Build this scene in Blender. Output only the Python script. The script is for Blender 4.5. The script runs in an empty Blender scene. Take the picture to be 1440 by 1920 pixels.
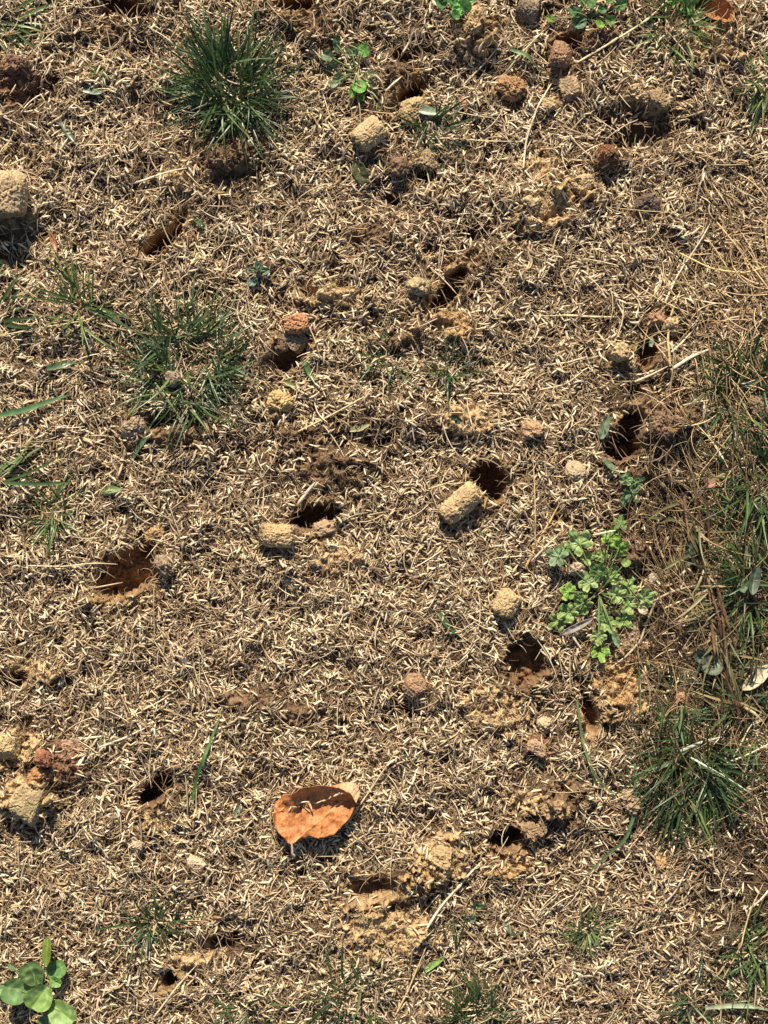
import bpy, bmesh, math
import numpy as np
from mathutils import Vector

# ------------------------------------------------------------------ camera, world, sun
S = 0.0003                      # metres per photograph pixel on the ground
sc = bpy.context.scene
cam_d = bpy.data.cameras.new("camera")
cam = bpy.data.objects.new("camera", cam_d)
sc.collection.objects.link(cam)
CAMH = 0.85
cam.location = (0, 0, CAMH)
cam_d.sensor_fit = 'VERTICAL'
cam_d.sensor_height = 24
cam_d.lens = 24 * CAMH / (1920 * S)
cam_d.clip_start = 0.01
cam_d.clip_end = 50
sc.camera = cam

SUN_EL, SUN_AZ = math.radians(37), math.radians(-6)      # azimuth from +Y, towards +X
w = bpy.data.worlds.new("World"); sc.world = w; w.use_nodes = True
nt = w.node_tree
bg = nt.nodes['Background']
sky = nt.nodes.new('ShaderNodeTexSky'); sky.sky_type = 'NISHITA'
sky.sun_disc = False; sky.sun_elevation = SUN_EL; sky.sun_rotation = SUN_AZ
nt.links.new(sky.outputs[0], bg.inputs[0]); bg.inputs[1].default_value = 0.064
sl = bpy.data.lights.new("sun", 'SUN'); sl.energy = 5.0; sl.angle = math.radians(0.53); sl.color = (1, 0.885, 0.71)
so = bpy.data.objects.new("sun", sl); sc.collection.objects.link(so)
sd = Vector((math.sin(SUN_AZ) * math.cos(SUN_EL), math.cos(SUN_AZ) * math.cos(SUN_EL), math.sin(SUN_EL)))
so.rotation_euler = sd.to_track_quat('Z', 'Y').to_euler(); so.location = sd * 2
sc.view_settings.view_transform = 'Standard'; sc.view_settings.look = 'None'
sc.view_settings.exposure = 0.6; sc.view_settings.gamma = 1

R = np.random.default_rng(7)
MM = 0.001
def X(px): return (np.asarray(px, float) - 720) * S
def Y(py): return (960 - np.asarray(py, float)) * S

# ------------------------------------------------------------------ noise
_p = R.permutation(256); _p = np.concatenate([_p, _p, _p])
_g2 = np.stack([np.cos(np.arange(256) * 2.39996), np.sin(np.arange(256) * 2.39996)], 1)
_g3 = R.normal(size=(256, 3)); _g3 /= np.linalg.norm(_g3, axis=1)[:, None]
def fade(t): return t * t * t * (t * (t * 6 - 15) + 10)
def n2(x, y, seed=0):
    x = np.asarray(x, float) + seed * 17.31 + 500; y = np.asarray(y, float) + seed * 9.17 + 500
    xi = np.floor(x).astype(int); yi = np.floor(y).astype(int); xf = x - xi; yf = y - yi
    def g(ix, iy, fx, fy):
        v = _g2[_p[_p[ix & 255] + (iy & 255)]]
        return v[..., 0] * fx + v[..., 1] * fy
    u, v = fade(xf), fade(yf)
    a = g(xi, yi, xf, yf); b = g(xi + 1, yi, xf - 1, yf)
    c = g(xi, yi + 1, xf, yf - 1); d = g(xi + 1, yi + 1, xf - 1, yf - 1)
    return ((a + u * (b - a)) * (1 - v) + (c + u * (d - c)) * v) * 1.5
def n3(P, f, seed=0):
    P = P * f + seed * 13.7 + 300
    i = np.floor(P).astype(int); r = P - i; u = fade(r); out = 0
    for dx in (0, 1):
        for dy in (0, 1):
            for dz in (0, 1):
                h = _p[_p[_p[(i[:, 0] + dx) & 255] + ((i[:, 1] + dy) & 255)] + ((i[:, 2] + dz) & 255)]
                gg = _g3[h]
                dot = gg[:, 0] * (r[:, 0] - dx) + gg[:, 1] * (r[:, 1] - dy) + gg[:, 2] * (r[:, 2] - dz)
                out = out + dot * (u[:, 0] if dx else 1 - u[:, 0]) * (u[:, 1] if dy else 1 - u[:, 1]) * (u[:, 2] if dz else 1 - u[:, 2])
    return out * 1.6
def sstep(a, b, t):
    t = np.clip((t - a) / (b - a), 0, 1); return t * t * (3 - 2 * t)

# ------------------------------------------------------------------ ground description (photo pixels)
# holes: px, py, rx, ry, angle(deg, ccw), depth mm
HOLES = [(302, 452, 38, 15, 38, 24), (338, 410, 24, 12, 65, 12), (243, 1072, 66, 34, 32, 22), (842, 542, 48, 15, 52, 20),
         (768, 180, 34, 16, 48, 20), (1182, 798, 20, 28, -25, 24), (1168, 838, 30, 22, 0, 26), (1215, 660, 16, 28, -10, 14),
         (918, 900, 30, 34, 20, 24), (592, 968, 42, 20, 12, 22), (948, 1572, 28, 20, 10, 26), (292, 1480, 42, 16, 40, 24),
         (704, 1664, 56, 24, 6, 12), (745, 1700, 22, 16, 0, 9), (985, 1240, 32, 46, -10, 16), (545, 655, 46, 26, 40, 14),
         (235, 12, 44, 18, -25, 20), (552, 6, 34, 15, 10, 20), (1106, 1335, 12, 34, 15, 16), (318, 1840, 12, 14, 0, 18),
         (398, 1775, 60, 22, 12, 8), (25, 1272, 30, 20, 0, 10), (1320, 18, 60, 20, -15, 16), (1066, 82, 26, 16, 20, 16),
         (800, 330, 20, 14, 0, 10), (580, 545, 20, 14, -20, 9), (300, 790, 60, 22, 8, 6), (1190, 735, 18, 24, 0, 8),
         (30, 440, 60, 18, 0, 6), (1410, 1200, 30, 80, 0, 9), (1270, 960, 30, 60, 0, 8), (1225, 1060, 40, 22, 20, 9),
         (900, 440, 50, 18, 0, 5), (430, 335, 70, 20, 10, 4), (780, 100, 60, 18, 10, 6), (735, 375, 50, 20, 0, 4), (690, 820, 90, 26, 0, 4),
         (760, 1330, 50, 20, 0, 5), (1200, 245, 120, 45, 0, 6), (50, 60, 50, 20, -20, 5), (1060, 1320, 20, 12, 0, 8), (560, 1640, 50, 14, 0, 3)]
# mounds of crumbs: px, py, rx, ry, angle, height mm, colour key
TAN, OCH, RED, BRN = (0.64, 0.455, 0.245), (0.60, 0.385, 0.18), (0.30, 0.16, 0.095), (0.25, 0.16, 0.095)
MOUNDS = [(930, 1330, 52, 42, 0, 6, TAN), (1162, 1285, 44, 58, 10, 6, OCH), (720, 1745, 85, 42, 0, 6, TAN), (832, 1610, 50, 42, 30, 8, TAN),
          (1030, 1530, 75, 38, 25, 7, BRN), (1000, 1395, 36, 24, 0, 4, RED), (1338, 85, 55, 34, 0, 9, TAN), (872, 785, 45, 34, 0, 6, TAN),
          (640, 1050, 48, 22, 0, 4, TAN), (235, 1122, 66, 16, 0, 4, OCH), (1030, 395, 56, 34, 20, 7, TAN), (1085, 350, 40, 24, 0, 6, TAN),
          (850, 610, 44, 26, 0, 5, OCH), (620, 555, 60, 24, -8, 6, TAN), (420, 290, 78, 55, 0, 5, BRN), (1250, 800, 48, 40, 0, 8, BRN),
          (1210, 760, 20, 16, 0, 5, BRN), (110, 1440, 50, 46, 0, 6, RED), (55, 1490, 48, 40, 0, 9, TAN), (35, 1400, 48, 32, 0, 7, TAN),
          (205, 60, 40, 30, 0, 5, BRN), (590, 45, 44, 40, 0, 6, BRN), (30, 150, 44, 44, 0, 7, RED), (620, 880, 70, 36, 0, 5, BRN),
          (1180, 1040, 40, 34, 0, 6, BRN), (890, 70, 44, 36, 0, 8, TAN), (1140, 290, 30, 20, 0, 5, RED), (880, 490, 46, 22, 10, 5, BRN),
          (1000, 1500, 40, 20, 0, 5, TAN), (1060, 1480, 40, 22, 0, 6, BRN), (360, 1800, 50, 18, 10, 4, TAN), (300, 1530, 36, 22, 0, 4, TAN),
          (340, 330, 40, 22, 0, 4, TAN), (900, 960, 40, 18, 0, 4, BRN), (1290, 790, 36, 30, 0, 5, BRN), (750, 640, 60, 24, 0, 4, BRN),
          (560, 820, 50, 24, 0, 5, BRN), (325, 820, 60, 22, 0, 5, BRN), (1010, 310, 44, 24, 0, 4, TAN), (1240, 1460, 40, 20, 0, 3, BRN),
          (780, 1650, 30, 20, 0, 5, OCH), (960, 1620, 50, 22, 10, 4, OCH), (60, 1260, 50, 20, 0, 4, TAN), (700, 440, 60, 24, 0, 4, BRN),
          (1180, 905, 40, 26, 0, 4, BRN), (870, 300, 30, 20, 0, 4, BRN), (470, 1310, 60, 20, 0, 3, BRN), (1120, 80, 50, 24, 0, 6, BRN),
          (750, 150, 26, 30, 0, 6, BRN), (560, 1340, 40, 18, 0, 3, BRN), (1340, 1150, 50, 80, 0, 4, BRN)]
for _c in [(1048, 118, 30), (1066, 172, 36), (962, 170, 36), (254, 806, 34), (1187, 182, 34), (1232, 196, 28), (888, 60, 40), (783, 545, 34), (1245, 610, 44), (991, 812, 36), (369, 1622, 26),
           (1133, 294, 26), (1212, 392, 36), (520, 1010, 38), (863, 950, 44), (948, 1138, 32), (780, 1290, 30), (524, 760, 34), (22, 400, 50), (690, 270, 34), (1180, 1200, 44), (1162, 668, 30), (604, 996, 34)]:
    MOUNDS.append((_c[0], _c[1], _c[2], _c[2] * .9, 0, 1.8, BRN if _c[0] % 2 else (0.42, 0.28, 0.15)))
def ell(px, py, c, wob=0.22, seed=1):
    a = math.radians(c[4]); dx = px - c[0]; dy = -(py - c[1])
    u = (dx * math.cos(a) + dy * math.sin(a)) / c[2]; v = (-dx * math.sin(a) + dy * math.cos(a)) / c[3]
    return u, v
def gauss(px, py, cx, cy, sx, sy): return np.exp(-(((px - cx) / sx) ** 2 + ((py - cy) / sy) ** 2))
# patches where brown roots and thatch lie open and little seed shows: px, py, rx, ry, strength
OPEN = [(620, 860, 110, 70, .7), (420, 320, 110, 75, .7), (110, 60, 130, 50, .45), (470, 850, 120, 70, .6), (1180, 740, 80, 110, .6), (300, 800, 110, 50, .7), (740, 800, 110, 60, .6),
        (560, 40, 70, 60, .6), (960, 900, 60, 50, .4), (730, 110, 40, 70, .5), (830, 110, 90, 50, .5), (1210, 960, 90, 110, .7), (1260, 1180, 110, 140, .75), (30, 460, 90, 40, .4),
        (250, 300, 60, 40, .3), (900, 460, 90, 50, .5), (640, 520, 80, 50, .45), (340, 960, 60, 50, .5), (990, 1250, 70, 60, .6), (740, 1660, 120, 50, .6), (1030, 1500, 110, 70, .6),
        (1100, 1340, 110, 60, .5), (60, 1280, 80, 50, .4), (420, 1780, 110, 40, .5), (60, 1450, 120, 90, .7), (1220, 240, 120, 60, .35), (1180, 60, 170, 50, .5), (560, 1340, 120, 40, .3),
        (150, 640, 110, 60, .3), (1000, 560, 60, 40, .2), (860, 620, 110, 40, .4), (60, 180, 70, 60, .6), (760, 320, 80, 40, .5), (1100, 1600, 140, 60, .35), (100, 950, 90, 50, .4), (1400, 1650, 80, 80, .5)]
def openness(px, py):
    o = 0.0 * px
    for c in OPEN: o = np.maximum(o, c[4] * gauss(px, py, c[0], c[1], c[2], c[3]))
    return np.clip(o * (1 + 0.8 * n2(px / 30, py / 30, 91)), 0, 1)
MOUNDS = [(m[0], m[1], m[2] * (1.2 if m[6] in (TAN, OCH) else 1.05), m[3] * (1.25 if m[6] in (TAN, OCH) else 1.05), m[4], m[5], m[6]) for m in MOUNDS]
for _h in HOLES:
    if _h[5] >= 12: MOUNDS.append((_h[0], _h[1] + 3, _h[2] * 1.1 + 20, _h[3] * 1.1 + 17, _h[4], 2.6, ((0.36, 0.235, 0.125), (0.27, 0.17, 0.095), (0.46, 0.31, 0.165))[int(_h[0]) % 3]))
def near(px, py, c, k=2.2):
    r = max(c[2], c[3]) * k
    return (np.abs(px - c[0]) < r) & (np.abs(py - c[1]) < r)
def ground(px, py, color=False):
    px = np.atleast_1d(np.asarray(px, float)); py = np.atleast_1d(np.asarray(py, float))
    shp = px.shape; px = px.ravel(); py = py.ravel()
    x, y = px * 0.3, py * 0.3       # millimetres
    h = 3.4 * n2(x / 55, y / 55, 1) + 5.4 * n2(x / 21, y / 21, 2) + 3.1 * n2(x / 10, y / 10, 3) + 1.2 * n2(x / 4.2, y / 4.2, 4)
    op = openness(px, py)
    h += op * (3.2 * np.abs(n2(x / 8, y / 8, 95)) - 4.5 * np.clip(n2(x / 7, y / 7, 96) - 0.12, 0, 1) + 1.3 * n2(x / 3, y / 3, 97))
    h -= 13 * np.clip(n2(x / 10, y / 8, 98) + 0.15 * n2(x / 3, y / 3, 99) - 0.34, 0, 0.35)
    fine = 0.55 * n2(x / 1.9, y / 1.9, 5) + 0.35 * n2(x / 1.0, y / 1.0, 6)
    wob = 0.20 * n2(px / 22, py / 22, 7) + 0.16 * n2(px / 9, py / 9, 8) + 0.07 * n2(px / 4, py / 4, 9)
    mm = np.zeros_like(h); hm = np.zeros_like(h)
    if color:
        v = 0.5 + 0.5 * n2(x / 12, y / 12, 11)
        col = np.stack([0.07 + 0.08 * v, 0.044 + 0.052 * v, 0.028 + 0.032 * v], 1)
    if color: col = col * (1 - 0.3 * openness(px, py))[:, None]
    for c in MOUNDS:
        k = near(px, py, c)
        if not k.any(): continue
        u, v = ell(px[k], py[k], c); d = np.sqrt(u * u + v * v) + wob[k] * 2.0
        b = 1 - sstep(0.45, 1.25, d)
        lump = 0.75 + 0.5 * n2(x[k] / 5, y[k] / 5, 21) + 0.25 * n2(x[k] / 2.4, y[k] / 2.4, 22)
        h[k] += b * c[5] * 1.15 * lump; mm[k] = np.maximum(mm[k], b)
        if color:
            t = (sstep(0.1, 0.6, b + 0.4 * n2(x[k] / 3, y[k] / 3, 23)))[:, None]
            col[k] = col[k] * (1 - t) + np.array(c[6]) * (0.8 + 0.35 * n2(x[k] / 2, y[k] / 2, 24))[:, None] * t
    h += fine * (0.7 + 1.3 * mm)
    h *= 1 - 0.75 * np.clip(1.6 * gauss(px, py, 597, 1512, 85, 60), 0, 1)
    for c in HOLES:
        k = near(px, py, c, 1.8)
        if not k.any(): continue
        u, v = ell(px[k], py[k], c); d = np.sqrt(u * u + v * v) + wob[k]
        d = d / (1.18 if c[5] > 12 else 1.1); soft = 0.74 if c[5] > 12 else 0.15
        b = 1 - sstep(soft, 1.05, d)
        h[k] -= b * c[5] * (1 if c[5] > 12 else 1.45); hm[k] = np.maximum(hm[k], b * min(1, c[5] / 12))
        if color:
            t = (b * (1 if c[5] > 12 else 0.0))[:, None]
            wall = np.array((0.24, 0.14, 0.075)) if c[5] > 12 else np.array((0.10, 0.065, 0.04))
            if (c[0], c[1]) == (243, 1072): wall = np.array((0.46, 0.27, 0.12))
            col[k] = col[k] * (1 - t) + wall * (0.85 + 0.3 * n2(x[k] / 2, y[k] / 2, 25))[:, None] * t
    h *= MM
    if color: return h.reshape(shp), col, mm.reshape(shp), hm.reshape(shp)
    return h.reshape(shp)

# fast lookup grid for placement
GX0, GY0, GST = -420, -420, 2.0
gx = np.arange(GX0, 1860 + 1, GST); gy = np.arange(GY0, 2340 + 1, GST)
GPX, GPY = np.meshgrid(gx, gy)
HG, _c, MG, HLG = ground(GPX, GPY, True)
def samp(G, x, y):
    fx = np.clip((x / S + 720 - GX0) / GST, 0, len(gx) - 1.001); fy = np.clip((960 - y / S - GY0) / GST, 0, len(gy) - 1.001)
    i = fx.astype(int); j = fy.astype(int); u = fx - i; v = fy - j
    return (G[j, i] * (1 - u) + G[j, i + 1] * u) * (1 - v) + (G[j + 1, i] * (1 - u) + G[j + 1, i + 1] * u) * v
def H(x, y): return samp(HG, np.asarray(x, float), np.asarray(y, float))
def Hp(px, py): return float(H(X(px), Y(py)))
# smoothed height: what long strands rest on
def blur(G, n):
    for ax in (0, 1):
        c = np.cumsum(np.pad(G, [(n + 1, n) if a == ax else (0, 0) for a in (0, 1)], mode='edge'), axis=ax)
        a = np.take(c, np.arange(2 * n + 1, c.shape[ax]), axis=ax); b = np.take(c, np.arange(0, c.shape[ax] - 2 * n - 1), axis=ax)
        G = (a - b) / (2 * n + 1)
    return G
HS = np.maximum(blur(np.maximum(HG, -0.004), 5), np.where(HG > -0.004, HG, -1) * 0.5 + blur(HG, 3) * 0.5)

# ------------------------------------------------------------------ materials
def material(name, rough=0.8, spec=0.2, bump=0.0, bscale=2500, transl=0.0, var=0.25, vscale=400, sub=None):
    m = bpy.data.materials.new(name); m.use_nodes = True; t = m.node_tree; N = t.nodes; L = t.links
    b = N['Principled BSDF']; out = N['Material Output']
    at = N.new('ShaderNodeAttribute'); at.attribute_name = 'col'
    tc = N.new('ShaderNodeTexCoord'); no = N.new('ShaderNodeTexNoise'); no.inputs['Scale'].default_value = vscale
    no.inputs['Detail'].default_value = 4
    L.new(tc.outputs['Object'], no.inputs['Vector'])
    mr = N.new('ShaderNodeMapRange'); mr.inputs[1].default_value = 0.3; mr.inputs[2].default_value = 0.7
    mr.inputs[3].default_value = 1 - var; mr.inputs[4].default_value = 1 + var
    L.new(no.outputs[0], mr.inputs[0])
    mx = N.new('ShaderNodeVectorMath'); mx.operation = 'SCALE'
    L.new(at.outputs['Color'], mx.inputs[0]); L.new(mr.outputs[0], mx.inputs['Scale'])
    L.new(mx.outputs[0], b.inputs['Base Color'])
    b.inputs['Roughness'].default_value = rough; b.inputs['Specular IOR Level'].default_value = spec
    if bump:
        n_ = N.new('ShaderNodeTexNoise'); n_.inputs['Scale'].default_value = bscale; n_.inputs['Detail'].default_value = 5
        L.new(tc.outputs['Object'], n_.inputs['Vector'])
        bp = N.new('ShaderNodeBump'); bp.inputs['Strength'].default_value = bump; bp.inputs['Distance'].default_value = 0.0006
        L.new(n_.outputs[0], bp.inputs['Height']); L.new(bp.outputs[0], b.inputs['Normal'])
    if transl:
        tr = N.new('ShaderNodeBsdfTranslucent'); ms = N.new('ShaderNodeMixShader'); ms.inputs[0].default_value = transl
        L.new(mx.outputs[0], tr.inputs[0]); L.new(b.outputs[0], ms.inputs[1]); L.new(tr.outputs[0], ms.inputs[2])
        L.new(ms.outputs[0], out.inputs['Surface'])
    return m
M_soil = material('soil', 0.95, 0.05, 0.9, 1600, var=0.3, vscale=900)
M_clod = material('soil_clod', 0.95, 0.05, 0.7, 1900, var=0.3, vscale=1300)
M_seed = material('seed_husk', 0.55, 0.30, 0.0, var=0.22, vscale=900)
M_straw = material('straw', 0.55, 0.3, 0.0, var=0.25, vscale=300)
M_fibre = material('thatch_fibre', 0.75, 0.15, 0.0, var=0.3, vscale=300)
M_grass = material('grass_blade', 0.36, 0.5, 0.0, transl=0.22, var=0.18, vscale=160)
M_leaf = material('broad_leaf', 0.5, 0.35, 0.35, 900, transl=0.22, var=0.14, vscale=350)
M_dead = material('dead_leaf', 0.55, 0.3, 0.6, 500, transl=0.10, var=0.16, vscale=160)

# ------------------------------------------------------------------ object helpers
def mesh_obj(name, V, F4=None, F3=None, col=None, mat=None, parent=None, smooth=True, origin=None):
    V = np.asarray(V, np.float32)
    if origin is not None: V = V - np.asarray(origin, np.float32)
    me = bpy.data.meshes.new(name)
    lt, ls, vi, n = [], [], [], 0
    if F4 is not None and len(F4):
        F4 = np.asarray(F4); vi.append(F4.ravel()); lt.append(np.full(len(F4), 4)); ls.append(n + np.arange(len(F4)) * 4); n += F4.size
    if F3 is not None and len(F3):
        F3 = np.asarray(F3); vi.append(F3.ravel()); lt.append(np.full(len(F3), 3)); ls.append(n + np.arange(len(F3)) * 3); n += F3.size
    vi = np.concatenate(vi).astype(np.int32); ls = np.concatenate(ls).astype(np.int32); lt = np.concatenate(lt).astype(np.int32)
    me.vertices.add(len(V)); me.vertices.foreach_set('co', V.ravel())
    me.loops.add(len(vi)); me.loops.foreach_set('vertex_index', vi)
    me.polygons.add(len(ls)); me.polygons.foreach_set('loop_start', ls); me.polygons.foreach_set('loop_total', lt)
    me.polygons.foreach_set('use_smooth', np.full(len(ls), smooth))
    me.update(calc_edges=True)
    if col is not None:
        c = np.asarray(col, np.float32)
        if c.ndim == 1: c = np.tile(c, (len(V), 1))
        c4 = np.ones((len(V), 4), np.float32); c4[:, :3] = np.clip(c, 0, 1)
        a = me.color_attributes.new('col', 'FLOAT_COLOR', 'POINT'); a.data.foreach_set('color', c4.ravel())
    if mat: me.materials.append(mat)
    o = bpy.data.objects.new(name, me); sc.collection.objects.link(o)
    if parent is not None:
        o.parent = parent
        if origin is None: o.location = -parent.location
    if origin is not None and parent is None: o.location = origin
    return o
def tag(o, label=None, cat=None, group=None, kind=None):
    if label: o['label'] = label
    if cat: o['category'] = cat
    if group: o['group'] = group
    if kind: o['kind'] = kind
    return o
def empty(name, loc):
    o = bpy.data.objects.new(name, None); o.empty_display_size = 0.01
    sc.collection.objects.link(o); o.location = loc; return o
def tubes(P, rad, sides=4, flat=1.0):
    """P (N,K,3), rad (N,K) -> V,F4 ; open tubes"""
    N, K, _ = P.shape
    T = np.gradient(P, axis=1); T /= np.linalg.norm(T, axis=2, keepdims=True) + 1e-12
    up = np.array([0, 0, 1.0]); A = np.cross(T, up); nn = np.linalg.norm(A, axis=2, keepdims=True)
    A = np.where(nn > 1e-3, A / (nn + 1e-12), np.array([1.0, 0, 0])); B = np.cross(A, T)
    th = np.arange(sides) * 2 * np.pi / sides + 0.4
    V = P[:, :, None] + rad[:, :, None, None] * (A[:, :, None] * np.cos(th)[None, None, :, None] + flat * B[:, :, None] * np.sin(th)[None, None, :, None])
    base = (np.arange(N) * K * sides)[:, None, None] + (np.arange(K - 1) * sides)[None, :, None]
    s = np.arange(sides)[None, None, :]; s2 = (s + 1) % sides
    F = np.stack([base + s, base + s2, base + sides + s2, base + sides + s], -1).reshape(-1, 4)
    return V.reshape(-1, 3), F
def paths(b, az, L, el, curl, K=6, turn=None, clampz=0.0004, surf=None):
    N = len(az); t = (np.arange(K - 1) + 0.5) / (K - 1)
    e = el[:, None] - curl[:, None] * t[None]
    a = az[:, None] + (turn[:, None] * (t[None] - 0.3) if turn is not None else 0)
    ds = (L / (K - 1))[:, None]
    D = np.stack([np.cos(e) * np.cos(a), np.cos(e) * np.sin(a), np.sin(e)], -1) * ds[..., None]
    P = np.concatenate([b[:, None], b[:, None] + np.cumsum(D, axis=1)], 1)
    g = samp(HG if surf is None else surf, P[..., 0], P[..., 1]) + clampz
    P[..., 2] = np.maximum(P[..., 2], g)
    return P
def blades(P, W, fold=0.35, twist=None):
    """grass blades: 3 vertices across, V folded, tapering"""
    N, K, _ = P.shape
    T = np.gradient(P, axis=1); T /= np.linalg.norm(T, axis=2, keepdims=True) + 1e-12
    A = np.cross(T, np.array([0, 0, 1.0])); A /= np.linalg.norm(A, axis=2, keepdims=True) + 1e-9
    B = np.cross(A, T)
    if twist is None: twist = R.normal(0, 0.5, N)
    tw = twist[:, None, None] * (0.4 + np.linspace(0, 1, K))[None, :, None]
    A2 = A * np.cos(tw) + B * np.sin(tw); B2 = -A * np.sin(tw) + B * np.cos(tw)
    t = np.linspace(0, 1, K); prof = np.where(t < 0.25, 0.75 + t, 1.0) * np.clip((1 - t) * 2.2, 0.03, 1) ** 0.8
    w_ = (W[:, None] * prof[None])[..., None] * 0.5
    V = np.stack([P - A2 * w_ + B2 * w_ * fold, P, P + A2 * w_ + B2 * w_ * fold], 2)
    base = (np.arange(N) * K * 3)[:, None, None] + (np.arange(K - 1) * 3)[None, :, None]
    s = np.arange(2)[None, None, :]
    F = np.stack([base + s, base + s + 1, base + 3 + s + 1, base + 3 + s], -1).reshape(-1, 4)
    return V.reshape(-1, 3), F
def percol(cols, per): return np.repeat(cols, per, axis=0)
def mixc(a, b, t): return np.asarray(a) * (1 - t[:, None]) + np.asarray(b) * t[:, None]

# ------------------------------------------------------------------ ground sheet
fx = np.arange(-60, 1500 + 1, 2.2); fy = np.arange(-60, 1980 + 1, 2.2)
def ext(a, far):
    s = 2.2; v = a[0]; o = []
    lo = []; k = 0
    while v > -far: s *= 1.12; v -= s; lo.append(v)
    v = a[-1]; s = 2.2; hi = []
    while v < far: s *= 1.12; v += s; hi.append(v)
    return np.concatenate([lo[::-1], a, hi])
ax_, ay_ = ext(fx, 9000), ext(fy, 9000)
PX, PY = np.meshgrid(ax_, ay_)
h, col, _, _ = ground(PX, PY, True)
V = np.stack([X(PX).ravel(), Y(PY).ravel(), h.ravel()], 1)
ny, nx = PX.shape; idx = np.arange(ny * nx).reshape(ny, nx)
F = np.stack([idx[1:, :-1], idx[1:, 1:], idx[:-1, 1:], idx[:-1, :-1]], -1).reshape(-1, 4)
tag(mesh_obj('ground', V, F, col=col, mat=M_soil), kind='structure')

# ------------------------------------------------------------------ scatter helpers
MARG = 200
def scatter(n, dens):
    px = R.uniform(-MARG, 1440 + MARG, n); py = R.uniform(-MARG, 1920 + MARG, n)
    k = R.random(n) < dens(px, py)
    return px[k], py[k]
def gauss(px, py, cx, cy, sx, sy): return np.exp(-(((px - cx) / sx) ** 2 + ((py - cy) / sy) ** 2))
TUFTC = [(425, 150, 110, 90), (350, 670, 110, 80), (1290, 1470, 80, 100), (895, 1890, 60, 50), (1125, 1110, 70, 90)]
def dry_zone(px, py):
    e = 1290 - 110 * sstep(560, 900, py) + 110 * sstep(1350, 1700, py) + 70 * sstep(420, 200, py) + 30 * n2(px / 60, py / 60, 40)
    return sstep(e - 50, e + 90, px) * sstep(300, 420, py)
def offhole(px, py): return (samp(HG, X(px), Y(py)) > samp(HS, X(px), Y(py)) - 0.0035) * 0.96 + 0.04
inv = lambda px, py: np.clip(1 - 0.9 * samp(HLG, X(px), Y(py)), 0, 1) * offhole(px, py)
def seed_density(px, py):
    x, y = X(px), Y(py)
    d = np.ones_like(px) * (0.86 + 0.34 * n2(px / 70, py / 70, 31) + 0.3 * n2(px / 18, py / 18, 32))
    d *= 1 - 0.93 * samp(MG, x, y); d *= 1 - 0.97 * samp(HLG, x, y)
    for c in TUFTC: d *= 1 - 0.55 * gauss(px, py, *c)
    d *= 1 - 0.62 * dry_zone(px, py)
    d *= 1 - 0.75 * (((px - 597) / 72) ** 2 + ((py - 1518) / 42) ** 2 < 1)
    d *= (1 - 0.92 * openness(px, py)) * offhole(px, py)
    return np.clip(d, 0, 1)
def slope(x, y, e=0.0012):
    return (samp(HS, x + e, y) - samp(HS, x - e, y)) / (2 * e), (samp(HS, x, y + e) - samp(HS, x, y - e)) / (2 * e)

# ---- dead thatch fibres lying in and over the soil
def fibres(name, n, dens, Lr, Wr, cA, cB, zr, elr=(-0.1, 0.35), K=6, curl=0.5, turn=1.2, mat=M_fibre, flat=0.55, kind='stuff', aniso=None, soilcol=False):
    px, py = scatter(n, dens); N = len(px); x, y = X(px), Y(py)
    L = R.uniform(*Lr, N) ** 1 * MM; W = R.uniform(*Wr, N) * MM / 2
    b = np.stack([x, y, samp(HS, x, y) + R.uniform(*zr, N) * MM], 1)
    az = R.uniform(0, 2 * np.pi, N)
    if aniso is not None: az = aniso(px, py, az)
    P = paths(b, az, L, R.uniform(*elr, N), R.uniform(0, curl, N), K, R.normal(0, turn, N))
    P[:, :, 2] = np.maximum(P[:, :, 2], samp(HG, P[..., 0], P[..., 1]) + 0.0002)
    prof = np.array([0.7, 1, 1, 0.95, 0.8, 0.35]) if K == 6 else np.interp(np.linspace(0, 1, K), [0, .1, .8, 1], [.7, 1, .8, .2])
    V, F = tubes(P, W[:, None] * prof[None], 3, flat)
    c = mixc(cA, cB, R.random(N)) * R.uniform(0.7, 1.2, N)[:, None]
    if not soilcol and mat is M_fibre: c = c * (1 - 0.5 * np.maximum(openness(px, py), 1.0 * dry_zone(px, py) * sstep(700, 900, py)))[:, None]
    if soilcol: c = 0.3 * c + 0.8 * ground(px, py, True)[1] * R.uniform(0.6, 1.35, N)[:, None]
    o = mesh_obj(name, V, F, col=percol(c, K * 3), mat=mat)
    tag(o, kind=kind); return o

o = fibres('dead_thatch', 92000, lambda a, b: inv(a, b) * (1 - 0.92 * samp(MG, X(a), Y(b))) * (1 - 0.45 * openness(a, b)), (4, 13), (0.25, 0.72), (0.09, 0.054, 0.035), (0.64, 0.475, 0.29), (0, 2.6), curl=0.8, turn=1.4)
tag(o, 'mat of short curled dead grass fibres between the grass seeds', 'thatch')
def around_mounds(px, py):
    return np.clip(np.maximum(samp(MG, X(px), Y(py)) * 1.1, 0.55 * openness(px, py)), 0, 1) * inv(px, py)
o = fibres('root_hairs', 60000, around_mounds, (2.5, 8), (0.12, 0.32), (0.22, 0.13, 0.07), (0.50, 0.35, 0.19), (0.2, 1.6), elr=(0, 0.9), curl=1.8, turn=2.2, soilcol=True)
tag(o, 'fine curly root hairs matted over the crumbled soil patches', 'root hairs')
sdz = lambda a, b: np.clip(0.35 + 0.5 * n2(a / 90, b / 90, 55), 0, 1) * inv(a, b) * (1 - 0.85 * samp(MG, X(a), Y(b))) * (1 - 0.8 * openness(a, b))
o = fibres('straw_bits', 10500, sdz, (9, 24), (0.5, 0.95), (0.30, 0.21, 0.125), (0.76, 0.62, 0.40), (1.4, 3.8), elr=(-0.05, 0.2), curl=0.4, turn=0.6, mat=M_straw)
tag(o, 'pale bits of dry straw strewn among the grass seeds', 'straw')

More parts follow.
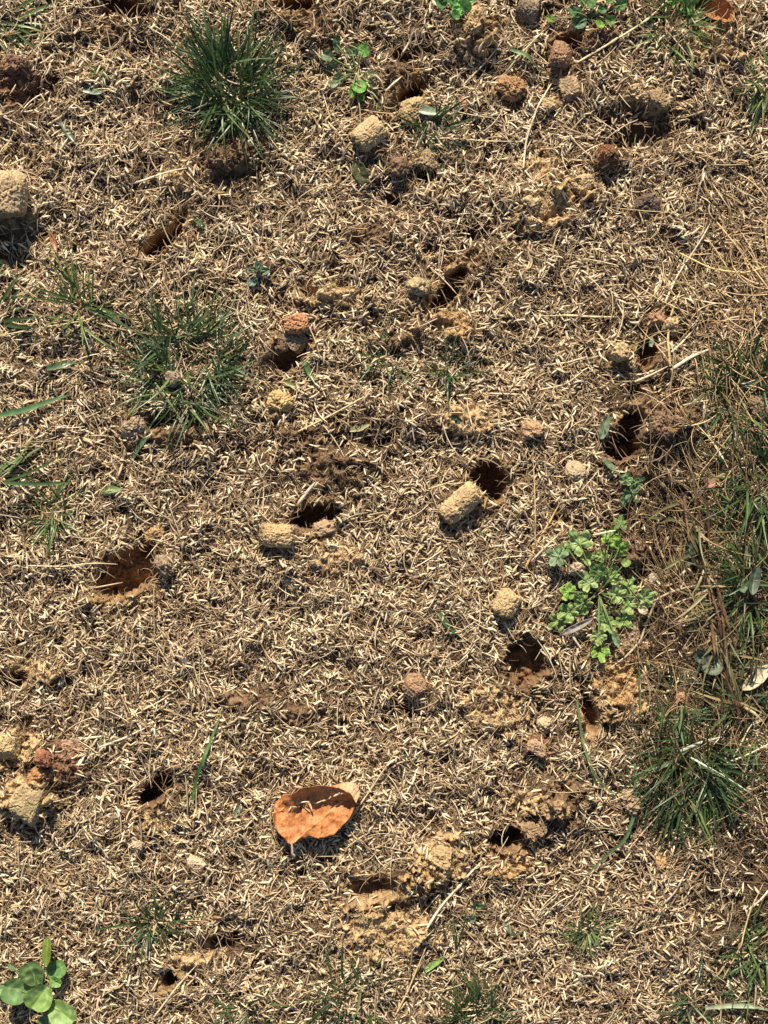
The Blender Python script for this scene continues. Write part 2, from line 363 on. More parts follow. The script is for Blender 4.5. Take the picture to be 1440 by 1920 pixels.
# ---- grass seed
def seed_mesh(px, py, zoff, sx=None, tilt=0.28, az=None, zbase=None):
    N = len(px); x, y = X(px), Y(py)
    L = np.clip(R.normal(5.7, 1.3, N), 2.4, 9.0) * MM; W = np.clip(R.normal(1.06, 0.24, N), 0.5, 1.7) * MM
    if az is None: az = R.uniform(0, 2 * np.pi, N)
    gxs, gys = slope(x, y)
    ca, sa = np.cos(az), np.sin(az)
    rise = np.clip((gxs * ca + gys * sa) * 0.8, -1, 1) + R.normal(0, tilt, N)
    T = np.stack([ca, sa, rise], 1); T /= np.linalg.norm(T, axis=1)[:, None]
    A = np.stack([-sa, ca, np.clip(-gxs * sa + gys * ca, -0.8, 0.8) * 0.7 + R.normal(0, .25, N)], 1); A -= T * np.sum(A * T, 1)[:, None]; A /= np.linalg.norm(A, axis=1)[:, None]
    B = np.cross(T, A)
    z = (samp(HS, x, y) if zbase is None else zbase) + zoff + np.zeros(N)
    C = np.stack([x, y, z], 1)
    tt = np.array([-0.36, -0.08, 0.22, 0.40]); rr = np.array([0.66, 1.0, 0.80, 0.42]); sides = 6
    th = np.arange(sides) * 2 * np.pi / sides
    bend = R.normal(0, 0.06, N)[:, None] * L[:, None]
    ring = C[:, None, None] + T[:, None, None] * (L[:, None, None, None] * tt[None, :, None, None]) \
        + (W[:, None, None, None] / 2) * rr[None, :, None, None] * (A[:, None, None] * np.cos(th)[None, None, :, None] + 0.62 * B[:, None, None] * np.sin(th)[None, None, :, None]) \
        + (A[:, None] * (bend * (tt ** 2 * 4)[None])[..., None])[:, :, None]
    e = (A * bend)
    tip0 = C - T * (L * 0.5)[:, None] + e; tip1 = C + T * (L * 0.53)[:, None] + e * 1.1
    V = np.concatenate([ring.reshape(N, -1, 3), tip0[:, None], tip1[:, None]], 1); nv = V.shape[1]
    s = np.arange(sides); s2 = (s + 1) % sides
    q = np.concatenate([np.stack([k * sides + s, k * sides + s2, (k + 1) * sides + s2, (k + 1) * sides + s], 1) for k in range(3)])
    t3 = np.concatenate([np.stack([s2, s, np.full(sides, 24)], 1), np.stack([18 + s, 18 + s2, np.full(sides, 25)], 1)])
    off = (np.arange(N) * nv)[:, None, None]
    F4 = (q[None] + off).reshape(-1, 4); F3 = (t3[None] + off).reshape(-1, 3)
    u = R.random(N)
    c = mixc((0.54, 0.41, 0.25), (0.84, 0.715, 0.50), u)
    dk = R.random(N) < 0.30; c[dk] = mixc((0.27, 0.175, 0.095), (0.50, 0.36, 0.20), R.random(dk.sum()))
    pc = np.repeat(c[:, None], nv, 1)
    stripe = np.ones(nv); stripe[:24] = np.tile([1.0, 1.08, 0.82, 1.0, 1.08, 0.82], 4); stripe[24] = 0.7; stripe[25] = 0.75
    pc = pc * stripe[None, :, None]
    return V.reshape(-1, 3), F4, F3, pc.reshape(-1, 3)
px, py = scatter(80000, seed_density)
V, F4, F3, c = seed_mesh(px, py, R.uniform(0.3, 3.3, len(px)) * MM)
tag(mesh_obj('grass_seed', V, F4, F3, c, M_seed), 'pale straw coloured grass seed strewn thickly over the bare soil', 'grass seed', kind='stuff')

# ---- soil crumbs
ico = np.array([(0, -0.526, 0.851), (0.851, 0, 0.526), (0.851, 0, -0.526), (-0.851, 0, -0.526), (-0.851, 0, 0.526), (-0.526, 0.851, 0), (0.526, 0.851, 0),
                (0.526, -0.851, 0), (-0.526, -0.851, 0), (0, -0.526, -0.851), (0, 0.526, -0.851), (0, 0.526, 0.851)])
from itertools import combinations
_d = lambda a, b: np.linalg.norm(ico[a] - ico[b])
icof = []
for a, b, c3 in combinations(range(12), 3):
    if max(_d(a, b), _d(b, c3), _d(a, c3)) < 1.1:
        n_ = np.cross(ico[b] - ico[a], ico[c3] - ico[a])
        icof.append((a, b, c3) if n_.dot(ico[a]) > 0 else (a, c3, b))
icof = np.array(icof)
def crumb_d(px, py):
    m = samp(MG, X(px), Y(py)); return np.clip(m * 1.0 + 0.03, 0, 1) * np.clip(inv(px, py) + 0.22, 0, 1)
px, py = scatter(120000, crumb_d); N = len(px); x, y = X(px), Y(py)
r = np.exp(R.normal(-0.75, 0.45, N)) * MM; r = np.clip(r, 0.2 * MM, 1.9 * MM)
C = np.stack([x, y, H(x, y) + r * 0.4], 1)
V = C[:, None] + r[:, None, None] * (ico[None] * R.uniform(0.65, 1.25, (N, 12, 1)) * R.uniform(0.7, 1.2, (N, 1, 3)))
_, gc, _, _ = ground(px, py, True)
cc = gc * R.uniform(0.75, 1.25, N)[:, None]
tag(mesh_obj('soil_crumbs', V.reshape(-1, 3), None, (icof[None] + (np.arange(N) * 12)[:, None, None]).reshape(-1, 3), percol(cc, 12), M_clod, smooth=False),
    'small loose crumbs of tan and brown soil round the punched holes', 'soil crumbs', kind='stuff')

# ---- dry grass matted along the right side
def aniso_dry(px, py, az):
    base = np.where(py < 700, math.radians(128), math.radians(108)) + 0.5 * n2(px / 120, py / 120, 61)
    return np.where(R.random(len(px)) < 0.6, base + R.normal(0, 0.45, len(px)), az)
dz = lambda a, b: dry_zone(a, b) * np.clip(0.75 + 0.6 * n2(a / 50, b / 50, 62), 0.1, 1)
o = fibres('dry_grass', 20000, lambda a, b: np.clip(1.1 * sstep(1190, 1400, a) * sstep(330, 480, b) * sstep(1080, 720, b) * (0.8 + 0.7 * n2(a / 60, b / 60, 62)), 0, 1), (8, 42), (0.25, 1.0), (0.24, 0.14, 0.065), (0.76, 0.57, 0.31), (1, 7), elr=(-0.1, 0.6), K=9, curl=1.0, turn=1.0, mat=M_straw, aniso=aniso_dry)
tag(o, 'golden dry grass matted along the upper right edge of the lawn', 'dry grass')
o = fibres('withered_grass', 26000, lambda a, b: dz(a, b) * sstep(680, 900, b) * sstep(1700, 1450, b), (12, 42), (0.3, 0.75), (0.07, 0.043, 0.025), (0.50, 0.35, 0.18), (1, 9), elr=(-0.1, 0.6), K=9, curl=1.0, turn=1.0, mat=M_straw, aniso=aniso_dry)
tag(o, 'brown withered grass matted below the golden dry grass on the right', 'withered grass')

# ------------------------------------------------------------------ soil plugs and clods
def icosphere(sub):
    bm = bmesh.new(); bmesh.ops.create_icosphere(bm, subdivisions=sub, radius=1)
    v = np.array([p.co[:] for p in bm.verts]); f = np.array([[q.index for q in p.verts] for p in bm.faces]); bm.free(); return v, f
ICO = {4: icosphere(5), 5: icosphere(6)}
cn = 0
def clod(name, label, px, py, L, Wd, ang, col, kind='clod', tilt=0, z=None, rough=1.0, fuzz=0, sink=0.35, hgt=None, col2=None, cat=None, group=None, holes=False):
    """L, Wd in photo px; ang ccw degrees of long axis"""
    global cn; cn += 1
    v, f = ICO[5] if max(L, Wd) > 44 else ICO[4]
    l, w_ = L * S / 2, Wd * S / 2; hh = w_ * (1 if kind == 'plug' else 0.82) if hgt is None else hgt * S / 2
    P = v.copy(); sink = sink if kind == 'plug' or z is not None or sink < 0 else sink + 0.25
    if kind == 'plug':
        rho = np.hypot(P[:, 1], P[:, 2]); n = 6.0
        k = (np.abs(P[:, 0]) ** n + rho ** n) ** (-1 / n)
    else:
        n = 2.6; k = (np.abs(P[:, 0]) ** n + np.abs(P[:, 1]) ** n + np.abs(P[:, 2]) ** n) ** (-1 / n)
    P = P * k[:, None] * np.array([l, w_, hh])
    nd = v
    low = n3(P, 1 / (0.9 * w_ + 0.002), cn); mid = n3(P, 420, cn + 50); hi = n3(P, 1000, cn + 90); vh = n3(P, 2000, cn + 70)
    amp = rough * (w_ * (0.09 if kind == 'plug' else 0.36) * low + (0.0005 if kind == 'plug' else 0.0010) * mid + 0.0003 * hi + 0.0002 * vh)
    pit = np.clip(n3(P, 520, cn + 33) - 0.42, 0, 1) * 0.003 * rough
    P = P + nd * (amp - pit)[:, None]
    if kind == 'plug':
        endf = np.clip((np.abs(v[:, 0]) - 0.62) * 6, 0, 1)
        P[:, 0] -= np.sign(v[:, 0]) * endf * (0.0022 * np.clip(n3(v, 2.6, cn + 5) + .1, 0, 1))
    planes = R.normal(size=(9 if kind == 'clod' else 3, 3)); planes /= np.linalg.norm(planes, axis=1)[:, None]
    for d_ in planes:
        lim = np.abs(d_) @ np.array([l, w_, hh]) * R.uniform(0.50, 0.72) * (1 if kind == 'clod' else 1.3)
        ov = np.clip(P @ d_ - lim, 0, 1); P -= ov[:, None] * d_[None] * 0.85
    P = P + nd * ((0.00015 if kind == 'plug' else 0.0004) * hi + 0.0002 * vh)[:, None]
    crk = np.clip(0.10 - np.abs(n3(v * np.array([1, 1, 1.6]), 1.7, cn + 41)), 0, 1) * 10; P = P - nd * (crk * 0.0007)[:, None]
    a = math.radians(ang); t = math.radians(tilt)
    Ry = np.array([[math.cos(t), 0, -math.sin(t)], [0, 1, 0], [math.sin(t), 0, math.cos(t)]])
    Rz = np.array([[math.cos(a), -math.sin(a), 0], [math.sin(a), math.cos(a), 0], [0, 0, 1]])
    P = P @ Ry.T @ Rz.T
    cx, cy = float(X(px)), float(Y(py))
    zb = float(samp(HS, cx, cy)) if z is None else z
    cz = zb - P[:, 2].min() * (1 - sink)
    mixn = np.clip(0.5 + 0.9 * n3(v, 2.2, cn + 11), 0, 1)
    c2 = np.array(col2) if col2 is not None else np.array(col) * 0.72
    c = mixc(np.array(col), c2, mixn) * (1 + 0.22 * hi + 0.15 * mid)[:, None]
    if kind == 'plug': c = c * (1 - 0.42 * np.clip((-v[:, 0] - 0.55 + 0.2 * low) * 6, 0, 1))[:, None]  # -x end darkened: brown root thatch, plus end-face shade put into the colour
    c = np.clip(c, 0.02, 1); lum = c.mean(1, keepdims=True); c = (lum + (c - lum) * 0.86) * np.array([1.0, 0.99, 0.98])
    c = c * (1 - 0.35 * np.clip(n3(v, 5, cn + 3) - .2, 0, 1))[:, None]
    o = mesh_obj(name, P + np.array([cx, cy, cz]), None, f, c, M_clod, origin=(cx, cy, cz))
    tag(o, label, cat or ('soil plug' if kind == 'plug' else 'soil clod'), group)
    if fuzz:
        n = int(fuzz * 1.3); i = R.integers(0, len(P), n); i = i[n3(v[i], 2.4, cn + 60) > 0.12]; i = i[P[i, 2] > P[:, 2].min() * 0.5]; n = len(i)
        b = P[i] + np.array([cx, cy, cz]); d = P[i] / np.linalg.norm(P[i], axis=1)[:, None] + R.normal(0, 0.5, (n, 3))
        az = np.arctan2(d[:, 1], d[:, 0]); el = np.arctan2(d[:, 2], np.hypot(d[:, 0], d[:, 1]))
        q = paths(b, az, R.uniform(1.2, 4.8, n) * MM, el * 0.6, R.uniform(-0.5, 3.5, n), 5, R.normal(0, 1.5, n))
        Vv, Ff = tubes(q, np.full((n, 5), 0.00010) * np.array([1, 1, 1, .8, .4]), 3)
        ch = c[i] * R.uniform(0.45, 1.6, n)[:, None]
        r_ = mesh_obj('root_hairs', Vv - np.array([cx, cy, cz]), Ff, col=percol(ch, 15), mat=M_fibre); r_.parent = o
    return o
GP = 'soil plugs pulled out by the aerator'; GC = 'soil clods scattered on the seeded lawn'
LT = (0.60, 0.42, 0.20); TN = (0.55, 0.39, 0.20); GB = (0.34, 0.26, 0.16); RB = (0.42, 0.24, 0.13); OR = (0.62, 0.28, 0.10)
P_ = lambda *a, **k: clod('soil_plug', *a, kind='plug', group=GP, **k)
C_ = lambda *a, **k: clod('soil_clod', *a, kind='clod', group=GC, **k)
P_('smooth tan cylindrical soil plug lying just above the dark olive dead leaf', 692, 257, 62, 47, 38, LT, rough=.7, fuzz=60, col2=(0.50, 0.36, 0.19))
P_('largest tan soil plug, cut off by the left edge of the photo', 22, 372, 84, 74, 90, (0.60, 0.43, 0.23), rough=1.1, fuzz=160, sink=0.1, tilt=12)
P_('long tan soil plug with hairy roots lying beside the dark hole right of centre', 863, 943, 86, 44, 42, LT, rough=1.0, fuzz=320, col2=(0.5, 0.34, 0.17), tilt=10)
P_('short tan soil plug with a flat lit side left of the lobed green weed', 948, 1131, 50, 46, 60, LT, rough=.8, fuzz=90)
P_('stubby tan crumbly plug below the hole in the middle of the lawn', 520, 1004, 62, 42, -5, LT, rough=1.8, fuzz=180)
C_('round smooth red-brown clod alone below centre, above the tan crumb patch', 780, 1281, 46, 44, 20, (0.46, 0.28, 0.15), rough=.8, fuzz=120)
C_('round red-brown clod standing at the left end of the long pale straw near the top', 1048, 110, 40, 50, 0, RB, rough=.8, fuzz=40, sink=0.1)
C_('long tan clod lying directly below the round red-brown clod near the top', 1066, 168, 52, 40, -65, (0.46, 0.32, 0.18), rough=1.1, fuzz=160)
C_('orange-brown hairy clod just left of the crossing straw near the top', 962, 168, 54, 46, 10, (0.48, 0.28, 0.11), rough=1.3, fuzz=220, col2=(0.34, 0.19, 0.09))
C_('small rounded tan clod below the crossing straw near the top', 1028, 196, 30, 28, 0, TN, rough=1.0)
C_('pale smooth clod half buried in seed left of the dark irregular hole', 1078, 885, 44, 38, -30, (0.58, 0.43, 0.25), rough=.6, fuzz=60)
C_('orange topped clod perched on the rim of the hole beside the middle tuft', 557, 608, 50, 32, -8, (0.54, 0.28, 0.13), rough=1.2, col2=(0.50, 0.22, 0.08), sink=0.0, z=Hp(600, 600) + 0.002)
C_('grey-brown broken clod lodged in the hole under the orange topped clod', 553, 638, 52, 46, -40, GB, rough=1.1, col2=(0.30, 0.2, 0.11))
C_('narrow dark brown clod on the left side of the hole under the orange topped clod', 524, 645, 24, 50, 12, (0.26, 0.17, 0.10), rough=1.2)
C_('yellow-tan crumbly clod between the middle tuft and the centre', 524, 754, 52, 42, -25, (0.66, 0.45, 0.18), rough=1.3, fuzz=60)
C_('mottled brown clod at the foot of the middle tuft', 254, 801, 46, 40, 30, (0.46, 0.33, 0.2), rough=1.2, fuzz=120)
C_('small grey-brown clod caught inside the middle grass tuft', 325, 712, 26, 32, 0, (0.36, 0.28, 0.18), rough=1.2, sink=-0.6)
C_('lumpy tan clod, left one of the touching pair in shaded seed', 1187, 178, 52, 30, -15, (0.54, 0.38, 0.19), rough=1.6, fuzz=140)
C_('lumpy brown clod, right one of the touching pair in shaded seed, upper right', 1232, 192, 34, 40, 60, (0.44, 0.31, 0.16), rough=1.6, fuzz=120)
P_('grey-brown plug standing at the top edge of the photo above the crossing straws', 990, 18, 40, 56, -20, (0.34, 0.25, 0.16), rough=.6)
C_('tan hairy clod beside the bright clover at the top', 888, 52, 50, 34, 60, (0.62, 0.42, 0.20), rough=1.2, fuzz=260)
C_('fuzzy tan clod on the left rim of the slanting hole near the centre top', 783, 541, 44, 36, 0, (0.50, 0.38, 0.2), rough=1.3, fuzz=260)
C_('small tan clod in the middle of the lawn, right of the stubby plug', 604, 992, 44, 26, 10, (0.50, 0.34, 0.19), rough=1.4, fuzz=110)
C_('reddish clod, smaller and left of the two beside the pale bent straws at right', 1232, 598, 34, 34, 0, (0.52, 0.30, 0.16), rough=1.5, fuzz=80)
C_('tan clod, right of the two beside the pale bent straws at right', 1258, 612, 32, 42, 0, (0.62, 0.44, 0.22), rough=1.4, fuzz=120)
C_('crumbly red-tan clod alone in the seed left of the dark irregular hole', 991, 808, 46, 32, 15, (0.52, 0.32, 0.17), rough=1.5, fuzz=140)
C_('red clod, left one of the reddish group at the lower left edge', 90, 1414, 28, 34, 15, (0.42, 0.18, 0.09), rough=1.0)
C_('hairy reddish clod, topmost right of the group at the lower left edge', 132, 1402, 50, 28, -12, (0.48, 0.29, 0.17), rough=1.2, fuzz=200)
C_('orange-brown clod below the red one in the group at the lower left edge', 74, 1450, 24, 36, -30, (0.46, 0.24, 0.09), rough=1.0)
C_('large tan hairy clod below the reddish group at the lower left edge', 58, 1500, 74, 66, -30, (0.50, 0.38, 0.19), rough=1.4, fuzz=420, sink=0.35, hgt=44)
C_('yellow-tan clod against the left edge above the reddish group', 16, 1396, 52, 40, 0, (0.58, 0.44, 0.21), rough=1.6, fuzz=160)
C_('small pale tan clod left of the big orange-brown leaf', 369, 1618, 36, 26, -20, (0.62, 0.46, 0.28), rough=1.2)
C_('tiny pale clod in the seed below the narrow dark hole at lower left', 262, 1580, 22, 20, 0, (0.62, 0.46, 0.28), rough=1.2)
C_('small brick-red crumbly clod in the upper right seed', 1133, 292, 34, 26, 0, (0.40, 0.18, 0.08), rough=1.7, fuzz=120)
C_('fuzzy dark brown clod alone in bright seed at the upper right', 1212, 388, 50, 36, 10, (0.20, 0.14, 0.10), rough=1.6, fuzz=320)
C_('dark reddish crumbly clod near the upper left edge', 36, 128, 54, 36, -10, (0.28, 0.16, 0.10), rough=1.9, fuzz=240)
C_('flat tan clod on the upper rim of the big orange walled hole', 289, 1003, 46, 24, 14, (0.58, 0.36, 0.16), rough=1.2, fuzz=100)
C_('smooth brown slab of soil just under the lobed green weed', 1182, 1192, 46, 66, -15, (0.38, 0.27, 0.17), rough=.7, hgt=18)
C_('pinkish brown clod sitting among the leaves of the lobed green weed', 1080, 1066, 32, 26, 0, (0.52, 0.38, 0.27), rough=1.5, sink=-0.6)
C_('small orange-tan clod at the tip of the long drooping green blade', 1240, 1612, 22, 30, 0, (0.58, 0.36, 0.15), rough=1.3)
C_('pale square clod right of the lobed green weed', 1224, 1084, 22, 20, 10, (0.56, 0.46, 0.32), rough=.6)
C_('fuzzy dark brown clod, left of the two below the smooth tan plug', 747, 315, 42, 38, 20, (0.30, 0.19, 0.11), rough=1.3, fuzz=260)
C_('fuzzy brown clod with curled roots, right of the two below the smooth tan plug', 795, 302, 54, 44, -10, (0.42, 0.29, 0.16), rough=1.4, fuzz=460)
C_('reddish tan clod on the right rim of the big orange walled hole', 312, 1058, 40, 34, -60, (0.40, 0.28, 0.17), rough=1.5, fuzz=220)
C_('tan lumpy clod at the left end of the upper right crumb ridge', 995, 386, 44, 26, -20, (0.62, 0.46, 0.24), rough=1.5, fuzz=100)
C_('tan lumpy clod at the right end of the upper right crumb ridge', 1090, 345, 52, 30, 10, (0.60, 0.44, 0.23), rough=1.6, fuzz=140)
C_('pale tan crumbly clod in the tan patch below the round red-brown clod', 1024, 1358, 34, 30, 0, (0.60, 0.45, 0.26), rough=1.5, fuzz=60)
C_('orange smooth fragment right of the tan crumb patch', 1000, 1400, 48, 26, -25, (0.50, 0.32, 0.19), rough=.9, hgt=18)
C_('tan clod beside the drooping blades left of the lower right tuft', 1180, 1500, 40, 46, 30, (0.48, 0.33, 0.19), rough=1.5, fuzz=120)
C_('wedge of ochre soil with grooves below the slanting hole near the top', 775, 208, 56, 40, 35, (0.56, 0.40, 0.19), rough=.8, fuzz=160, hgt=26)
C_('brown hairy root ball below the top left tuft', 415, 300, 64, 34, -10, (0.24, 0.15, 0.085), rough=2.0, fuzz=900, sink=0.45, hgt=20)
C_('brown hairy clod right of the dark irregular hole', 1235, 800, 54, 40, 0, (0.32, 0.2, 0.11), rough=1.9, fuzz=800, sink=0.35, hgt=30)
C_('tan crumbly clod on the left side of the small dark hole at lower right', 828, 1604, 46, 40, 0, (0.54, 0.37, 0.18), rough=1.5, fuzz=100, sink=.5)
C_('brown crumbly clod on the right side of the small dark hole at lower right', 1004, 1552, 56, 36, 15, (0.42, 0.27, 0.15), rough=1.7, fuzz=120, sink=.5)
C_('orange-brown crumbly clod above the small dark hole at lower right', 1040, 1512, 62, 34, -5, (0.46, 0.29, 0.14), rough=1.7, fuzz=120, sink=.5)
C_('lit tan clod inside the golden dry grass near the hole at right', 1162, 662, 30, 40, -15, (0.58, 0.41, 0.2), rough=1.1)
C_('brown rounded clod at the right edge among green grass', 1425, 765, 40, 60, 0, (0.30, 0.2, 0.12), rough=1.0)
C_('small red crumb clod in withered grass right of the lobed weed', 1274, 1306, 26, 22, 0, (0.5, 0.28, 0.15), rough=1.3)

# ------------------------------------------------------------------ grass tufts
GD, GM, GL = (0.034, 0.062, 0.020), (0.062, 0.112, 0.028), (0.15, 0.22, 0.065)
GGREY = (0.10, 0.16, 0.09)
def tuft(label, px, py, n, Lr, Wr, lean=(0, 0), rad=10, el=(0.2, 1.3), ndry=0, ca=GD, cb=GM, hl=0.12, curl=(0.3, 1.6), group='grass tufts standing in the seeded lawn', name='grass_tuft', azr=None, soft=1.0):
    cx, cy = float(X(px)), float(Y(py)); z0 = float(samp(HS, cx, cy))
    root = empty(name, (cx, cy, z0))
    def make(n, ca, cb, nm, ll=1.0, elk=1.0, hi=0.0):
        a = R.uniform(0, 2 * np.pi, n); rr = np.sqrt(R.random(n)) * rad * S
        b = np.stack([cx + rr * np.cos(a), cy + rr * np.sin(a), np.zeros(n)], 1); b[:, 2] = samp(HS, b[:, 0], b[:, 1]) - 0.001
        az = a + R.normal(0, 1.1, n) if azr is None else np.radians(R.uniform(azr[0], azr[1], n))
        e = R.uniform(*el, n) * elk
        d = np.stack([np.cos(az) * np.cos(e) + lean[0], np.sin(az) * np.cos(e) + lean[1], np.sin(e)], 1)
        az = np.arctan2(d[:, 1], d[:, 0]); e = np.arctan2(d[:, 2], np.hypot(d[:, 0], d[:, 1]))
        L = R.uniform(*Lr, n) * MM * ll
        P = paths(b, az, L, e, R.uniform(*curl, n) * soft, 9, R.normal(0, 0.35, n))
        V, F = blades(P, R.uniform(*Wr, n) * MM)
        t = R.random(n) ** 1.3; c = mixc(ca, cb, t) * R.uniform(0.8, 1.2, n)[:, None]
        k = R.random(n) < hi; c[k] = mixc(GL, GGREY, R.random(k.sum()))
        cc = np.repeat(c[:, None], 27, 1)
        tt = np.repeat(np.linspace(0, 1, 9), 3)
        cc = cc * (1 - 0.0 * tt)[None, :, None] + (np.array([0.25, 0.21, 0.09]) - cc) * (np.clip(tt - 0.85, 0, 1) * 2.5)[None, :, None] + (np.array([0.22, 0.2, 0.10]) - cc) * (np.clip(0.14 - tt, 0, 1) * 4)[None, :, None]
        mesh_obj(nm, V, F, col=cc.reshape(-1, 3), mat=M_grass, parent=root)
    make(n, ca, cb, 'green_blades', hi=hl)
    if ndry: make(ndry, (0.34, 0.24, 0.12), (0.6, 0.48, 0.28), 'dry_blades', 0.8, 0.6)
    tag(root, label, 'grass tuft', group)
    return root
tuft('dense dark green grass tuft at the top left with blades fanning upward', 430, 172, 600, (10, 50), (0.5, 1.25), lean=(-0.06, 0.30), rad=56, el=(0.1, 1.45), ndry=40, hl=.2, curl=(0.2, 2.2))
tuft('dark green grass tuft left of centre with a small clod in it', 350, 690, 480, (10, 44), (0.5, 1.3), lean=(0.08, 0.12), rad=78, el=(0.1, 1.2), ndry=50, hl=.22, curl=(0.2, 2.2))
tuft('green grass tuft at the lower right whose blades droop downward', 1292, 1436, 400, (12, 50), (0.6, 1.5), lean=(0.0, -0.7), rad=56, el=(0.1, 1.1), ndry=26)
tuft('dark grass tuft cut off by the bottom edge right of centre', 893, 1910, 170, (10, 32), (0.5, 1.1), lean=(0, 0.25), rad=38, el=(0.3, 1.3))
tuft('thin tuft of narrow dark blades in seed at the lower left', 288, 1728, 64, (14, 36), (0.7, 1.3), lean=(0.05, 0.0), rad=20, ndry=4)
tuft('single upright blades with a small broad blade right of the smooth tan plug', 812, 245, 34, (12, 30), (0.7, 1.3), lean=(0.1, 0.1), rad=18)
tuft('small dark grass sprig, left of the two in the centre of the lawn', 725, 672, 46, (10, 30), (0.6, 1.0), lean=(-0.1, 0.05), rad=22)
tuft('small dark grass sprig, right of the two in the centre of the lawn', 852, 690, 60, (8, 28), (0.6, 1.0), lean=(0.05, 0.1), rad=20)
tuft('sparse pale green grass tuft above left of the middle tuft', 150, 580, 60, (14, 40), (0.7, 1.3), rad=30, ca=GM, cb=GL, ndry=16)
tuft('small yellow-green grass tuft above the big orange walled hole', 100, 962, 66, (10, 30), (0.6, 1.1), rad=24, ca=GM, cb=GL, ndry=12)
tuft('broad pale green blades reaching in from the top left corner', -5, 45, 30, (24, 60), (1.0, 2.2), rad=24, azr=(-60, 30), ca=GM, cb=GL, el=(0, 0.5))
tuft('small spiky green grass tuft at the lower right above the bottom corner', 1102, 1740, 60, (8, 22), (0.6, 1.1), rad=12, ca=GM, cb=GL, ndry=8)
tuft('loose green grass along the right edge near the bottom corner', 1430, 1780, 120, (10, 32), (0.7, 1.5), rad=48, ca=GM, cb=GL, ndry=20, hl=0.3)
tuft('scattered upright blades at the bottom edge left of the bottom tuft', 670, 1868, 70, (14, 36), (0.7, 1.3), rad=44, ca=GD, cb=GM)
tuft('short thin dark blades at the bottom edge below the big brown leaf', 470, 1895, 30, (14, 36), (0.7, 1.3), rad=36, ca=GD, cb=GM)
tuft('dark green grass among golden stalks at the right edge, above the brown rounded clod', 1390, 735, 190, (14, 38), (0.7, 1.5), rad=50, ndry=24)
tuft('dark green grass at the right edge, below the brown rounded clod', 1425, 900, 200, (14, 42), (0.7, 1.4), rad=46, ndry=26)
tuft('loose dark green grass at the right edge level with the lobed weed', 1420, 1110, 200, (16, 44), (0.7, 1.5), rad=48, ndry=20, hl=0.2)
tuft('fresh green grass at the right edge right of the red-brown stems', 1405, 985, 130, (14, 36), (0.7, 1.5), rad=36, cb=GL, ndry=16)
tuft('greyish green grass just above the drooping lower right tuft', 1265, 1310, 60, (10, 30), (0.8, 1.6), rad=40, ca=GM, cb=GGREY, hl=.3, ndry=16)
tuft('greyish green grass at the right edge above the drooping lower right tuft', 1405, 1345, 130, (12, 38), (0.8, 1.8), rad=50, ca=GM, cb=GGREY, hl=.3, ndry=26)
tuft('fine bright green grass at the top right beside the orange-brown chunk', 1262, 50, 70, (10, 34), (0.6, 1.2), rad=38, ca=GM, cb=GL, ndry=20, hl=.3)
tuft('green grass strip on the right edge near the top corner', 1436, 170, 60, (10, 30), (0.8, 1.6), rad=26, ca=GM, cb=GL)
tuft('dark broad blades cut off by the left edge beside the middle tuft', -6, 600, 16, (18, 40), (1.4, 2.6), rad=20, azr=(-40, 60), el=(0, 0.6))
tuft('small broad green sprout near the left edge above the middle tuft', 18, 505, 7, (8, 15), (1.8, 2.6), rad=5, el=(0.2, 1))
tuft('broad grey-green blades at the left edge below the middle tuft', -5, 905, 16, (24, 60), (1.2, 2.2), rad=20, azr=(-20, 50), el=(0, 0.4), ca=GM, cb=GGREY)
tuft('bright little grass sprout with three blades below the top left corner', 192, 138, 7, (6, 13), (1.2, 1.8), rad=3, ca=(0.14, 0.28, 0.05), cb=(0.16, 0.3, 0.06), curl=(0, .5))
tuft('thin green sprig below the middle tuft among fibres', 565, 1150, 14, (8, 20), (0.6, 1.1), rad=16, ca=GM, cb=GL)
tuft('pale green sprig left of the lobed weed above the big clod plug', 1196, 632, 14, (5, 13), (0.7, 1.3), rad=14, ca=GM, cb=GL)
tuft('thin upright blades in seed right of the two round leaves', 856, 1795, 8, (22, 36), (0.9, 1.4), rad=5, azr=(75, 115), el=(0.2, .7), ca=GD, cb=GM)
tuft('short pale green blades below the drooping tuft in the lower right corner', 1330, 1880, 40, (12, 34), (0.8, 1.6), rad=46, ca=GM, cb=GGREY, ndry=16)
tuft('tiny green sprig right of the long hairy plug', 915, 990, 12, (5, 12), (0.5, 0.8), rad=8, ca=GM, cb=GL)
tuft('dark sprig of blades hanging below the right grass sprig near the centre top', 838, 300, 10, (8, 18), (0.6, 1.0), rad=12)

